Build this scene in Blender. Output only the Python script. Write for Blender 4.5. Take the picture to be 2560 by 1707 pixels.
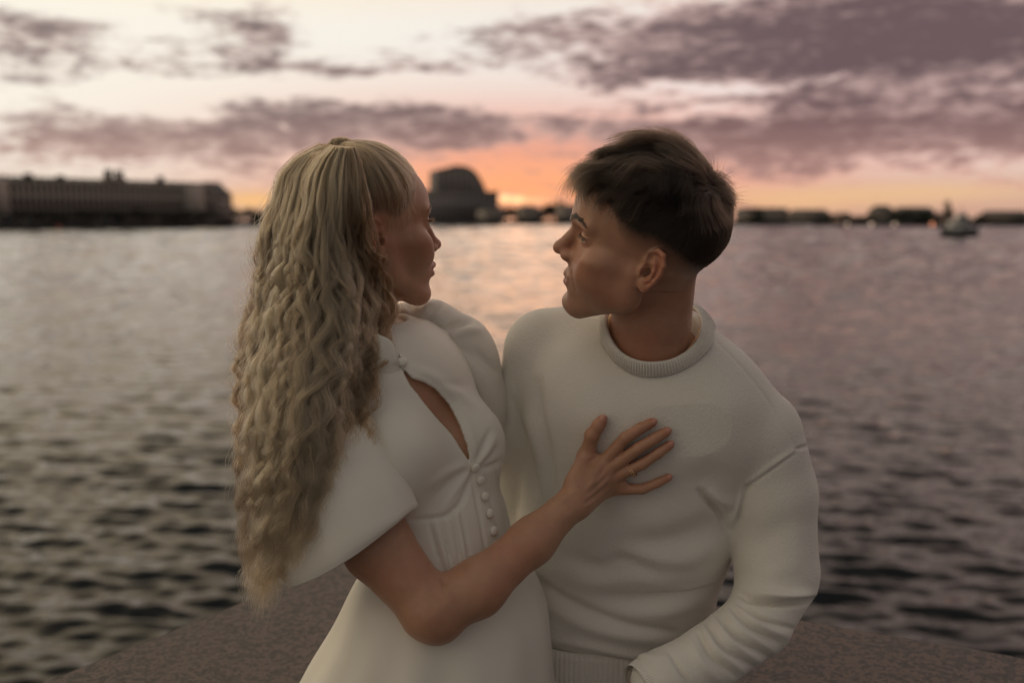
import bpy, bmesh, math, random
import numpy as np
from mathutils import Vector, Matrix

for _o in list(bpy.data.objects):
    bpy.data.objects.remove(_o)
scene = bpy.context.scene
COL = scene.collection
R = math.radians

# ------------------------------------------------------------------ camera
IMG_W, IMG_H = 2560.0, 1707.0
LENS = 35.0
FPX = LENS / 36.0 * IMG_W
HORIZON = 548.0
PITCH = math.atan((IMG_H / 2 - HORIZON) / FPX)
CAM_Z = 1.66
cam_data = bpy.data.cameras.new('camera')
cam = bpy.data.objects.new('camera', cam_data)
COL.objects.link(cam)
cam.location = (0, 0, CAM_Z)
cam.rotation_euler = (math.pi / 2 - PITCH, 0, 0)
cam_data.lens = LENS
cam_data.sensor_width = 36.0
cam_data.clip_start = 0.05
cam_data.clip_end = 20000
cam_data.dof.use_dof = True
cam_data.dof.focus_distance = 1.32
cam_data.dof.aperture_fstop = 2.6
scene.camera = cam
FWD = np.array([0, math.cos(PITCH), -math.sin(PITCH)])
UPV = np.array([0, math.sin(PITCH), math.cos(PITCH)])
CAMP = np.array([0, 0, CAM_Z])

def P(px, py, d):
    """point seen at photo pixel (px, py), d metres along the view axis -> world"""
    x = (px - IMG_W / 2) / FPX * d
    y = -(py - IMG_H / 2) / FPX * d
    return CAMP + np.array([x, 0, 0]) + UPV * y + FWD * d
def PX(pts):
    """world -> photo pixels"""
    q = np.asarray(pts) - CAMP
    d = q @ FWD
    return np.stack([IMG_W / 2 + q[..., 0] / d * FPX, IMG_H / 2 - (q @ UPV) / d * FPX, d], -1)
def unit(v):
    v = np.asarray(v, float); return v / (np.linalg.norm(v, axis=-1, keepdims=True) + 1e-12)
# ------------------------------------------------------------------ dusk sky and the last sun
scene.view_settings.view_transform = 'Standard'
scene.view_settings.look = 'None'
scene.view_settings.exposure = 0.0
scene.view_settings.gamma = 1.0
scene.view_settings.use_curve_mapping = False
scene.cycles.use_denoising = True
scene.cycles.max_bounces = 6
scene.cycles.sample_clamp_indirect = 6.0
SUN_AZ, SUN_EL = math.atan((1278 - 1280)/FPX), R(1.25)
def sky_dir(px, py):
    d = unit(P(px, py, 1.) - CAMP); return math.atan2(d[0], d[1]), math.asin(d[2])
world = bpy.data.worlds.new('World'); scene.world = world; world.use_nodes = True
wt = world.node_tree
for _n in list(wt.nodes): wt.nodes.remove(_n)
def wn_(typ, **kw):
    x = wt.nodes.new(typ)
    for k, v in kw.items(): setattr(x, k, v)
    return x
def wl(a, b): wt.links.new(a, b)
def wm(op, a, b=None, c=None, clamp=False):
    x = wn_('ShaderNodeMath', operation=op); x.use_clamp = clamp
    for i, v in enumerate((a, b, c)):
        if v is None: continue
        if isinstance(v, bpy.types.NodeSocket): wl(v, x.inputs[i])
        else: x.inputs[i].default_value = v
    return x.outputs[0]
def wmix(f, a, b, blend='MIX'):
    x = wn_('ShaderNodeMix', data_type='RGBA', blend_type=blend); x.clamp_factor = True
    for i, v in ((0, f), (6, a), (7, b)):
        if isinstance(v, bpy.types.NodeSocket): wl(v, x.inputs[i])
        else: x.inputs[i].default_value = v if i == 0 else (*v, 1)
    return x.outputs[2]
def wmap(v, a, b, c=0., d=1., smooth_=True):
    x = wn_('ShaderNodeMapRange', interpolation_type='SMOOTHSTEP' if smooth_ else 'LINEAR'); wl(v, x.inputs[0])
    for i, q in enumerate((a, b, c, d)): x.inputs[i+1].default_value = q
    return x.outputs[0]
_tc = wn_('ShaderNodeTexCoord'); _nrm = wn_('ShaderNodeVectorMath', operation='NORMALIZE'); wl(_tc.outputs['Generated'], _nrm.inputs[0])
_sep = wn_('ShaderNodeSeparateXYZ'); wl(_nrm.outputs[0], _sep.inputs[0])
AZ = wm('ARCTAN2', _sep.outputs[0], _sep.outputs[1]); EL = wm('ARCSINE', _sep.outputs[2])
# wobble so that the banks of cloud have ragged edges
_flat = wn_('ShaderNodeCombineXYZ'); wl(wm('MULTIPLY', AZ, 1.0), _flat.inputs[0]); wl(wm('MULTIPLY', EL, 3.2), _flat.inputs[1])
def wnoise(scale, detail, rough=.55, off=0., dist=0.):
    x = wn_('ShaderNodeTexNoise'); x.inputs['Scale'].default_value = scale; x.inputs['Detail'].default_value = detail; x.inputs['Roughness'].default_value = rough; x.inputs['Distortion'].default_value = dist
    v = wn_('ShaderNodeVectorMath', operation='ADD'); wl(_flat.outputs[0], v.inputs[0]); v.inputs[1].default_value = (off, off*.7, off*.3); wl(v.outputs[0], x.inputs['Vector'])
    return x
_w1 = wnoise(9, 4, .55, 3.1); _sc = wn_('ShaderNodeSeparateColor'); wl(_w1.outputs['Color'], _sc.inputs[0])
_wob = wn_('ShaderNodeVectorMath', operation='MULTIPLY_ADD'); wl(_w1.outputs['Color'], _wob.inputs[0]); _wob.inputs[1].default_value = (.11, .05, 0); 
_ae = wn_('ShaderNodeCombineXYZ'); wl(AZ, _ae.inputs[0]); wl(EL, _ae.inputs[1])
_wo2 = wn_('ShaderNodeVectorMath', operation='ADD'); wl(_ae.outputs[0], _wo2.inputs[0]); _wo2.inputs[1].default_value = (-.055, -.025, 0); wl(_wo2.outputs[0], _wob.inputs[2])
AE, AEW = _ae.outputs[0], _wob.outputs[0]
def blobs(lst, warp=True):
    """sum of soft elliptical banks, each centred where a photo pixel looks; radii in photo pixels"""
    acc = None
    for px, py, rx, ry, amp in lst:
        a, e = sky_dir(px, py)
        m = wn_('ShaderNodeVectorMath', operation='MULTIPLY_ADD'); wl(AEW if warp else AE, m.inputs[0]); m.inputs[1].default_value = (FPX/rx, FPX/ry, 0); m.inputs[2].default_value = (-a*FPX/rx, -e*FPX/ry, 0)
        d = wn_('ShaderNodeVectorMath', operation='DOT_PRODUCT'); wl(m.outputs[0], d.inputs[0]); wl(m.outputs[0], d.inputs[1])
        p = wm('POWER', .367879, d.outputs['Value'])
        acc = wm('MULTIPLY_ADD', p, amp, 0. if acc is None else acc)
    return acc
CLOUDS = [ # px, py, rx, ry, amount
    (100, 100, 120, 50, .85), (60, 190, 100, 30, .5), (260, 75, 120, 24, .4), (640, 75, 85, 45, 1.1), (545, 125, 130, 34, .45), (330, 165, 100, 26, .65), (140, 270, 90, 24, .5),
    (450, 320, 240, 50, .9), (260, 365, 240, 40, .8), (640, 300, 200, 45, .75), (860, 275, 260, 42, .75), (1010, 335, 280, 50, .55), (640, 370, 300, 36, .5), (760, 165, 200, 18, .7), (1040, 168, 200, 20, .6), (20, 300, 80, 26, .4),
    (1300, 105, 190, 50, .75), (1480, 60, 120, 40, .35), (1700, 100, 260, 60, .75), (2000, 60, 300, 70, .75), (2350, 60, 340, 80, 1.35), (2150, 90, 480, 70, .55), (2480, 150, 300, 50, .85), (2050, 150, 380, 36, .75), (1520, 190, 240, 34, .4),
    (1700, 262, 300, 30, .32), (2250, 260, 380, 60, .55), (2100, 360, 500, 50, .6), (1600, 330, 380, 40, .4), (2450, 340, 280, 80, .55), (1950, 440, 420, 30, .35),
    (470, 20, 140, 20, .4), (2100, 300, 620, 110, .45), (1720, 330, 420, 70, .32), (150, 420, 320, 30, .3), (1200, 300, 300, 40, .3),
]
GAPS = [ # bright openings
    (900, 225, 420, 26, 1.0), (1240, 205, 160, 24, .5), (1800, 235, 200, 20, .9), (1750, 285, 200, 14, .9), (1330, 265, 90, 16, .5), (1000, 70, 300, 60, .5), (500, 277, 22, 24, 1.3), (716, 320, 14, 22, .9),
    (680, 375, 26, 14, .35), (2270, 470, 90, 16, .9), (2450, 484, 160, 11, .9), (2110, 200, 60, 18, .5), (2300, 330, 70, 16, .4), (2380, 350, 40, 20, .35), (350, 245, 240, 36, .5), (250, 20, 200, 40, .4), (1960, 490, 110, 18, .4), (1440, 285, 50, 10, .4),
]
bank_ = blobs(CLOUDS + [(a, b, c, d, -e) for a, b, c, d, e in GAPS])
n_big = wnoise(8, 4, .62, 11.3, .3).outputs['Fac']; n_fine = wnoise(38, 3, .65, 5.7, .3).outputs['Fac']
field = wm('ADD', wm('MULTIPLY', wm('SUBTRACT', n_big, .5), 2.2), wm('MULTIPLY', wm('SUBTRACT', n_fine, .5), 2.6))
# beyond the picture the cover goes on, thinned overhead to brighten the water
beyond = wm('MULTIPLY', wmap(wm('ABSOLUTE', AZ), .50, .75), wmap(AZ, -.6, .6, .05, .40)); above_ = wm('MULTIPLY', wmap(EL, .21, .40), wmap(AZ, -.5, .5, -1.1, -.15))
cover = wm('ADD', bank_, wm('ADD', beyond, above_))
cov = wmap(wm('ADD', cover, wm('MULTIPLY', field, .70)), .0, .86)
# clear sky behind the cloud
sky = wn_('ShaderNodeTexSky', sky_type='NISHITA'); sky.sun_disc = False; sky.sun_elevation = R(2.0); sky.sun_rotation = SUN_AZ; sky.air_density = 1.6; sky.dust_density = 3.0
side = wmap(AZ, -.45, .35)                       # cream in the west-left, cooler to the right
hi_c = wmix(side, (.97, .915, .80), (.86, .83, .80)); mid_c = wmix(side, (.97, .90, .77), (.80, .60, .50))
low_c = wmix(side, (.62, .44, .34), (.62, .38, .28))
clear = wmix(wmap(EL, .030, .085), mid_c, hi_c)
clear = wmix(wmap(EL, .004, .060), low_c, clear)
def glow(px, py, rx, ry, amp): return blobs([(px, py, rx, ry, amp)], False)
clear = wmix(glow(1330, 390, 760, 150, .97), clear, (.86, .38, .27))
clear = wmix(glow(1300, 470, 420, 75, .98), clear, (1.08, .44, .20))
clear = wmix(glow(640, 500, 130, 24, .9), clear, (.98, .55, .22))
clear = wmix(glow(2000, 500, 260, 26, .65), clear, (.90, .54, .26))
clear = wmix(glow(2320, 480, 260, 22, .6), clear, (.86, .55, .28))
east = wmap(wm('SUBTRACT', wm('MULTIPLY', _sep.outputs[1], .87), wm('MULTIPLY', _sep.outputs[0], .5)), .20, -.60)   # away from the bright quarter, turned left to key-light the couple from off frame
back_c = wmix(wmap(_sep.outputs[0], -.7, .7), (.14, .135, .135), (.12, .113, .11))       # unseen sky behind the camera, kept dim to shape the couple's light
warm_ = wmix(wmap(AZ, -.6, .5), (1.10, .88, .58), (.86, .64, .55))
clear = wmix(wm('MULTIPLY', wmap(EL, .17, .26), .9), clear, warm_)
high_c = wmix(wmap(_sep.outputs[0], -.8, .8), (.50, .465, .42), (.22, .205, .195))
zen = wmix(.95, sky.outputs[0], wmix(wmap(_sep.outputs[1], .35, -.35), wmix(.55, high_c, (.05, .055, .065)), high_c))  # unseen zenith, dimmed ahead so the near water goes dark
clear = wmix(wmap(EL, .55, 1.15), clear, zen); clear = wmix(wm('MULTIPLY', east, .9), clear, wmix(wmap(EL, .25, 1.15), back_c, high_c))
# the cloud itself: grey-mauve bodies, lit salmon where thin or low
shade = wmap(wm('ADD', wm('MULTIPLY', cover, .42), wm('MULTIPLY', field, .75)), -.15, .80)
body = wmix(shade, wmix(side, (.62, .48, .42), (.54, .36, .33)), wmix(side, (.21, .158, .152), (.125, .072, .080)))
salmon = wm('MULTIPLY', wmap(EL, .012, .125, 1., .0), .72)
body = wmix(salmon, body, wmix(side, (.60, .345, .28), (.53, .285, .24)))
rim = wm('MULTIPLY', wmap(cov, .25, .95, 1., 0.), wmap(AZ, -.05, .18))
body = wmix(wm('MULTIPLY', rim, .62), body, (.80, .34, .26))
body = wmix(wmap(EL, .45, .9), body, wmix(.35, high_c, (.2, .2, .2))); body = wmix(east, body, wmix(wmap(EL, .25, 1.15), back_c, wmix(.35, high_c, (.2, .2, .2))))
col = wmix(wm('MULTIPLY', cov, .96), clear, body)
# bright breaks low over the far bank where the disc itself shows through
spots = blobs([(1262, 496, 20, 9, .9), (1296, 499, 14, 8, .8), (1330, 502, 40, 6, .35)], False)
spc = wn_('ShaderNodeVectorMath', operation='SCALE'); spc.inputs[0].default_value = (1., .62, .28); wl(spots, spc.inputs['Scale'])
addc = wn_('ShaderNodeVectorMath', operation='ADD'); wl(col, addc.inputs[0]); wl(spc.outputs[0], addc.inputs[1])
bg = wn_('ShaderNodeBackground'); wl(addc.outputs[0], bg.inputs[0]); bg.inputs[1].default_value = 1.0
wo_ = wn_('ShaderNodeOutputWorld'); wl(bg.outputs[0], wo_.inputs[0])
world.cycles.sampling_method = 'MANUAL'; world.cycles.sample_map_resolution = 512
sl = bpy.data.lights.new('sun', 'SUN'); sl.energy = .10; sl.angle = R(20); sl.color = (1., .55, .28)
sun = bpy.data.objects.new('sun', sl); COL.objects.link(sun)
sun.rotation_euler = (math.pi/2 - SUN_EL, 0, math.pi - SUN_AZ)
# ------------------------------------------------------------------ sculpting kit: signed distance grids -> meshes
class Grid:
    def __init__(s, lo, hi, h):
        s.lo = np.array(lo, float); s.h = h
        s.n = np.ceil((np.array(hi) - s.lo) / h).astype(int) + 1
        s.ax = [(s.lo[i] + h * np.arange(s.n[i])).astype(np.float32) for i in range(3)]
        s.D = np.full(s.n, 9.0, np.float32) * 100 * h
    def sl(s, lo, hi):
        a = np.clip(np.floor((np.array(lo) - s.lo) / s.h).astype(int), 0, s.n)
        b = np.clip(np.ceil((np.array(hi) - s.lo) / s.h).astype(int) + 1, 0, s.n)
        return tuple(slice(int(i), int(j)) for i, j in zip(a, b))
    def xyz(s, q):
        return s.ax[0][q[0]][:, None, None], s.ax[1][q[1]][None, :, None], s.ax[2][q[2]][None, None, :]
    def _do(s, fn, lo, hi, k, mode):
        m = k * 1.1 + 4 * s.h
        q = s.sl(np.array(lo) - m, np.array(hi) + m)
        if any(x.stop <= x.start for x in q): return
        b = fn(*s.xyz(q)); a = s.D[q]
        if mode == 'sub':
            b = -b
            if k <= 0: s.D[q] = np.maximum(a, b)
            else:
                h = np.clip(.5 - .5 * (b - a) / k, 0, 1)
                s.D[q] = b * (1 - h) + a * h + k * h * (1 - h)
        else:
            if k <= 0: s.D[q] = np.minimum(a, b)
            else:
                h = np.clip(.5 + .5 * (b - a) / k, 0, 1)
                s.D[q] = b * (1 - h) + a * h - k * h * (1 - h)
    def ell(s, c, r, k=0., rot=None, mode='add'):
        c = np.array(c, float); r = np.array(r, float)
        def fn(X, Y, Z):
            x, y, z = X - c[0], Y - c[1], Z - c[2]
            if rot is not None:
                M = rot
                x, y, z = (M[0][0]*x + M[1][0]*y + M[2][0]*z, M[0][1]*x + M[1][1]*y + M[2][1]*z, M[0][2]*x + M[1][2]*y + M[2][2]*z)
            k0 = np.sqrt((x/r[0])**2 + (y/r[1])**2 + (z/r[2])**2)
            k1 = np.sqrt((x/r[0]**2)**2 + (y/r[1]**2)**2 + (z/r[2]**2)**2) + 1e-9
            return (k0 * (k0 - 1) / k1).astype(np.float32)
        m = r if rot is None else np.full(3, r.max())
        s._do(fn, c - m, c + m, k, mode)
    def cone(s, a, b, r1, r2, k=0., mode='add', flat=None):
        """tapered capsule; flat=(axis, factor) squeezes it across a direction"""
        a = np.array(a, float); b = np.array(b, float); ba = b - a; L = max(float(ba @ ba), 1e-12)
        def fn(X, Y, Z):
            x, y, z = X - a[0], Y - a[1], Z - a[2]
            t = np.clip((x*ba[0] + y*ba[1] + z*ba[2]) / L, 0, 1)
            x, y, z = x - t*ba[0], y - t*ba[1], z - t*ba[2]
            if flat is not None:
                n, f = np.array(flat[0], float), flat[1]
                e = (x*n[0] + y*n[1] + z*n[2]) * (1/f - 1)
                x, y, z = x + e*n[0], y + e*n[1], z + e*n[2]
            return (np.sqrt(x*x + y*y + z*z) - (r1 + (r2 - r1) * t)).astype(np.float32)
        m = max(r1, r2)
        s._do(fn, np.minimum(a, b) - m, np.maximum(a, b) + m, k, mode)
    def chain(s, pts, rs, k=0., mode='add', flat=None):
        for i in range(len(pts) - 1):
            s.cone(pts[i], pts[i+1], rs[i], rs[i+1], k, mode, flat)
    def blend(s, other_pts, other_rs, k): s.chain(other_pts, other_rs, k)
    def mesh(s):
        return surface_nets(s.D, s.lo, s.h)

def surface_nets(D, lo, h):
    ins = D < 0
    nx, ny, nz = D.shape
    c = np.zeros((nx-1, ny-1, nz-1), np.int8)
    for i in (0, 1):
        for j in (0, 1):
            for k in (0, 1):
                c += ins[i:nx-1+i, j:ny-1+j, k:nz-1+k]
    act = (c > 0) & (c < 8)
    idx = np.argwhere(act)
    n = len(idx)
    ids = np.full(act.shape, -1, np.int32); ids[act] = np.arange(n)
    cor = np.array([(i, j, k) for i in (0, 1) for j in (0, 1) for k in (0, 1)])
    val = np.stack([D[idx[:, 0]+a, idx[:, 1]+b, idx[:, 2]+e] for a, b, e in cor], 1).astype(np.float64)
    acc = np.zeros((n, 3)); cnt = np.zeros(n)
    for p in range(8):
        for q in range(p+1, 8):
            if np.abs(cor[p] - cor[q]).sum() != 1: continue
            a, b = val[:, p], val[:, q]
            m = (a < 0) != (b < 0)
            t = np.where(m, a / np.where(m, a - b, 1), 0)
            pt = cor[p] + t[:, None] * (cor[q] - cor[p])
            acc[m] += pt[m]; cnt[m] += 1
    V = (idx + acc / cnt[:, None]) * h + lo
    F = []
    for ax in range(3):
        o1, o2 = (ax+1) % 3, (ax+2) % 3
        s0 = [slice(None)]*3; s1 = [slice(None)]*3
        s0[ax] = slice(0, D.shape[ax]-1); s1[ax] = slice(1, D.shape[ax])
        for o in (o1, o2):
            s0[o] = slice(1, D.shape[o]-1); s1[o] = slice(1, D.shape[o]-1)
        A, B = ins[tuple(s0)], ins[tuple(s1)]
        e = np.argwhere(A != B)
        flip = A[tuple(e.T)]
        off = np.zeros(3, int); off[o1] = 1; off[o2] = 1
        e = e + off
        def cell(d1, d2):
            q = e.copy(); q[:, o1] += d1; q[:, o2] += d2
            return ids[tuple(q.T)]
        q = np.stack([cell(-1, -1), cell(0, -1), cell(0, 0), cell(-1, 0)], 1)
        q[~flip] = q[~flip][:, ::-1]
        F.append(q)
    return V, np.concatenate(F)

def vnormals(V, F):
    n = np.zeros_like(V)
    a = V[F[:, 2]] - V[F[:, 0]]; b = V[F[:, 3]] - V[F[:, 1]]
    fn = np.cross(a, b)
    for i in range(4): 
        for c in range(3): n[:, c] += np.bincount(F[:, i], fn[:, c], len(V))
    return n / (np.linalg.norm(n, axis=1, keepdims=True) + 1e-12)

def smooth(V, F, it=1, f=.5):
    e = np.concatenate([F[:, [0, 1]], F[:, [1, 2]], F[:, [2, 3]], F[:, [3, 0]]])
    deg = np.bincount(e[:, 0], minlength=len(V)) + np.bincount(e[:, 1], minlength=len(V))
    for _ in range(it):
        s = np.zeros_like(V)
        for c in range(3):
            s[:, c] = np.bincount(e[:, 0], V[e[:, 1], c], len(V)) + np.bincount(e[:, 1], V[e[:, 0], c], len(V))
        V = V * (1 - f) + f * s / np.maximum(deg, 1)[:, None]
    return V

def mesh_obj(name, V, F, mat=None, parent=None, smooth_shade=True, attrs=None):
    me = bpy.data.meshes.new(name)
    V = np.asarray(V, np.float32)
    if isinstance(F, np.ndarray):
        me.vertices.add(len(V)); me.vertices.foreach_set('co', V.ravel())
        k = F.shape[1]
        me.loops.add(F.size); me.polygons.add(len(F))
        me.loops.foreach_set('vertex_index', F.astype(np.int32).ravel())
        me.polygons.foreach_set('loop_start', np.arange(0, F.size, k, dtype=np.int32))
        me.polygons.foreach_set('loop_total', np.full(len(F), k, np.int32))
        me.update(calc_edges=True)
    else:
        me.from_pydata([tuple(v) for v in V.tolist()], [], F)
        me.update()
    me.validate()
    if smooth_shade:
        me.polygons.foreach_set('use_smooth', np.ones(len(me.polygons), bool))
    for k, a in (attrs or {}).items():
        at = me.attributes.new(k, 'FLOAT', 'POINT'); at.data.foreach_set('value', np.asarray(a, np.float32))
    o = bpy.data.objects.new(name, me)
    COL.objects.link(o)
    if mat is not None:
        for m_ in (mat if isinstance(mat, (list, tuple)) else [mat]): me.materials.append(m_)
    if parent is not None: o.parent = parent
    return o

def join(parts):
    Vs, Fs, n = [], [], 0
    for V, F in parts:
        Vs.append(V); Fs.append(F + n); n += len(V)
    return np.concatenate(Vs), np.concatenate(Fs)

def spline(pts, n):
    """Catmull-Rom through pts, n samples"""
    p = np.asarray(pts, float); m = len(p)
    p = np.concatenate([[2*p[0]-p[1]], p, [2*p[-1]-p[-2]]])
    t = np.linspace(0, m-1-1e-9, n); i = t.astype(int); u = (t - i)[:, None]
    a, b, c, d = p[i], p[i+1], p[i+2], p[i+3]
    return .5*(2*b + (c-a)*u + (2*a-5*b+4*c-d)*u*u + (3*b-a-3*c+d)*u**3)

def loft(rings, closed=True, cap0=False, cap1=False):
    """rings (m, n, 3) -> grid mesh"""
    Rg = np.asarray(rings, float); m, n = Rg.shape[:2]
    V = Rg.reshape(-1, 3); i = np.arange(m-1)[:, None]; j = np.arange(n if closed else n-1)[None]
    j2 = (j + 1) % n
    F = np.stack([i*n+j, i*n+j2, (i+1)*n+j2, (i+1)*n+j], -1).reshape(-1, 4)
    return V, F

def tube(path, rad, seg=8, up=None, prof=None):
    """swept tube along path; rad scalar or per point"""
    p = np.asarray(path, float); n = len(p); rad = np.broadcast_to(np.asarray(rad, float), (n,))
    t = unit(np.gradient(p, axis=0))
    u = np.array([0, 0, 1.]) if up is None else np.asarray(up, float)
    N = np.zeros_like(p); a = np.cross(t[0], u)
    if np.linalg.norm(a) < 1e-3: a = np.cross(t[0], [1, 0, 0])
    a = unit(a)
    for i in range(n):
        a = unit(a - t[i]*(a @ t[i])); N[i] = a
    Bn = np.cross(t, N)
    th = np.linspace(0, 2*np.pi, seg, endpoint=False)
    ring = p[:, None] + rad[:, None, None]*(np.cos(th)[None, :, None]*N[:, None] + np.sin(th)[None, :, None]*Bn[:, None])
    V, F = loft(ring)
    V = np.concatenate([V, p[:1], p[-1:]]); b = n*seg; e = (n-1)*seg
    j = np.arange(seg); j2 = (j+1) % seg
    F = np.concatenate([F, np.stack([np.full(seg, b), j2, j, j], 1)[:, [0, 1, 2, 2]], np.stack([np.full(seg, b+1), e+j, e+j2, e+j2], 1)])
    return V, F

def tri_fix(F):
    return [tuple(dict.fromkeys(f)) for f in F.tolist()]

rng = np.random.default_rng(7)
def fbm(p, seed=0, oct=3, scale=1.):
    """cheap smooth pseudo-noise from sines, about -1..1"""
    r = np.random.default_rng(seed); out = 0; amp = 1; tot = 0
    q = np.asarray(p, float) * scale
    for o in range(oct):
        s = 0
        for _ in range(4):
            d = r.normal(size=3); s = s + np.sin(q @ d * 2.2 + r.uniform(0, 6.28))
        out = out + amp * s / 2.2; tot += amp; amp *= .5; q = q * 2.1
    return out / tot
# ------------------------------------------------------------------ heads (local frame in cm: x = person's right, y = forward, z = up, origin between the ear canals)
def build_head(male, neck_pts, neck_rs, near, res=.15):
    """near = +1 if the person's right ear faces the camera, -1 for the left"""
    g = Grid((-9.2, -12.5, -15.5), (9.2, 13.5, 14.5), res)
    E, C = g.ell, g.cone
    if male:
        E((0, -1.5, 4.9), (7.5, 9.7, 8.6))
        E((0, 3.0, 5.0), (6.2, 6.0, 5.6), 2.)
        E((0, 3.3, -1.6), (5.9, 5.5, 6.6), 2.)
        for s in (-1, 1):
            C((s*5.0, 1.0, -5.0), (s*1.5, 7.2, -8.3), 1.5, 1.7, 1.8)
            C((s*5.4, .6, -1.5), (s*5.1, 1.0, -5.0), 1.6, 1.5, 1.6)
            E((s*5.3, 5.2, -.6), (1.7, 2.6, 1.4), 1.6)
            E((s*3.7, 6.3, -2.7), (2.3, 2.2, 2.3), 1.6)
            C((s*.9, 8.75, 3.75), (s*4.6, 7.0, 3.9), 1.0, .8, 1.2)
        for s in (-1, 1): E((s*4.3, 3.6, -3.9), (2.0, 3.4, 2.9), 2.0)
        E((0, 8.1, -8.1), (1.9, 1.7, 1.6), 1.4)
        E((0, 6.0, -5.0), (3.6, 3.6, 3.1), 1.6)
        E((0, 6.0, -1.9), (3.7, 3.3, 2.9), 1.6)
        E((0, 4.6, 6.2), (5.2, 4.75, 4.2), 2.)
        for s in (-1, 1):
            E((s*3.3, 9.3, 2.2), (2.0, 1.7, 1.15), .9, mode='sub')
            E((s*3.25, 6.75, 2.1), (1.5, 1.45, 1.4), .35)
            E((s*3.3, 8.1, 1.9), (1.28, 1.1, .27), .12, mode='sub')
            g.chain([(s*1.9, 8.0, 2.55), (s*3.2, 8.25, 2.8), (s*4.6, 7.3, 2.45)], [.05, .07, .05], .22, 'sub')
        # nose
        C((0, 8.35, 3.0), (0, 10.55, -.25), .75, .92, .9)
        E((0, 11.0, -.7), (1.0, .95, .85), .7)
        for s in (-1, 1):
            E((s*1.3, 9.5, -1.35), (.8, 1.2, .8), .8)
        for s in (-1, 1):
            E((s*.62, 10.4, -2.1), (.32, .6, .35), .25, mode='sub')
        # lips and mouth
        up = [(-2.6, 7.9, -4.3), (-1.5, 8.95, -4.3), (-.45, 9.5, -4.15), (0, 9.5, -4.2), (.45, 9.5, -4.15), (1.5, 8.95, -4.3), (2.6, 7.9, -4.3)]
        lo = [(-2.5, 7.9, -4.5), (-1.2, 8.95, -5.1), (0, 9.3, -5.3), (1.2, 8.95, -5.1), (2.5, 7.9, -4.5)]
        g.chain(up, [.15, .27, .31, .29, .31, .27, .15], .7)
        g.chain(lo, [.15, .36, .44, .36, .15], .7)
        g.chain([(-3.1, 7.95, -3.95), (-1.2, 9.5, -4.7), (0, 10.0, -4.72), (1.2, 9.5, -4.7), (3.1, 7.95, -3.95)], [.05, .08, .09, .08, .05], .3, 'sub')
        for s in (-1, 1):
            g.chain([(s*1.9, 9.5, -1.8), (s*2.9, 8.95, -3.3), (s*3.5, 8.05, -5.2)], [.02, .05, .02], .7, 'sub')
        E((0, 9.9, -6.7), (1.6, .6, .4), .9, mode='sub')
        ey, ez, es = -.6, -.1, 1.0
    else:
        E((0, -1.2, 4.5), (7.2, 9.0, 8.0))
        E((0, 2.9, 4.6), (6.0, 5.6, 5.4), 2.)
        E((0, 3.1, -1.4), (5.6, 5.3, 6.2), 2.)
        for s in (-1, 1):
            C((s*4.6, .7, -5.0), (s*1.2, 6.9, -8.5), 1.6, 1.55, 1.8)
            C((s*5.0, .6, -1.5), (s*4.7, .8, -5.0), 1.6, 1.6, 1.8)
            E((s*5.0, 5.0, -.6), (1.6, 2.5, 1.5), 1.7)
            E((s*3.5, 6.1, -2.6), (2.2, 2.2, 2.3), 1.7)
            C((s*1.0, 7.9, 3.55), (s*4.3, 6.7, 3.7), .7, .6, 1.3)
        E((0, 7.55, -8.35), (1.6, 1.55, 1.5), 1.3)
        E((0, 5.8, -5.0), (3.3, 3.5, 2.9), 1.4)
        for s in (-1, 1):
            E((s*3.2, 8.9, 2.1), (1.9, 1.5, 1.1), .9, mode='sub')
            E((s*3.15, 6.5, 2.0), (1.45, 1.45, 1.35), .35)
            E((s*3.2, 7.85, 1.9), (1.25, 1.1, .45), .12, mode='sub')
        C((0, 8.0, 2.7), (0, 9.85, -.95), .6, .75, .9)
        E((0, 10.2, -1.25), (.85, .85, .75), .7)
        for s in (-1, 1):
            E((s*1.0, 9.15, -1.75), (.65, .95, .65), .6)
            E((s*.52, 9.75, -2.35), (.28, .5, .3), .22, mode='sub')
        up = [(-2.2, 7.8, -4.75), (-1.3, 8.9, -4.45), (-.4, 9.5, -4.2), (0, 9.45, -4.3), (.4, 9.5, -4.2), (1.3, 8.9, -4.45), (2.2, 7.8, -4.75)]
        lo = [(-2.1, 7.8, -4.9), (-1.1, 8.9, -5.4), (0, 9.3, -5.5), (1.1, 8.9, -5.4), (2.1, 7.8, -4.9)]
        g.chain(up, [.2, .38, .44, .41, .44, .38, .2], .4)
        g.chain(lo, [.2, .50, .58, .50, .2], .4)
        g.chain([(-2.3, 7.75, -4.7), (-1.1, 9.45, -4.85), (0, 9.95, -4.85), (1.1, 9.45, -4.85), (2.3, 7.75, -4.7)], [.06, .09, .1, .09, .06], .2, 'sub')
        E((0, 9.5, -6.9), (1.5, .6, .5), .8, mode='sub')
        ey, ez, es = -.6, -.1, .93
    # ears: u back, v up, w outwards
    for s in (-1, 1):
        fine = True
        o = np.array([s*(6.75 if male else 6.35), ey, ez])
        tilt = R(10)     # lean back
        fl = R(28)       # back edge stands off the head
        u = np.array([s*math.sin(fl), -math.cos(fl)*math.cos(tilt), -math.sin(tilt)*.6]); u = unit(u)
        w = unit(np.array([s*math.cos(fl), math.sin(fl), .08])); v = unit(np.cross(w, u) * (1 if s < 0 else -1))
        if v[2] < 0: v = -v
        rot = np.stack([u, v, w], 1)
        def q(a, b, c=0.): return o + es*(u*a + v*b + w*c)
        k = .25
        E(q(1.15, .5, .1), (1.55*es, 2.5*es, .38*es), .5, rot)
        E(q(.75, -2.0, .12), (.95*es, 1.1*es, .42*es), .4, rot)
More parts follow.
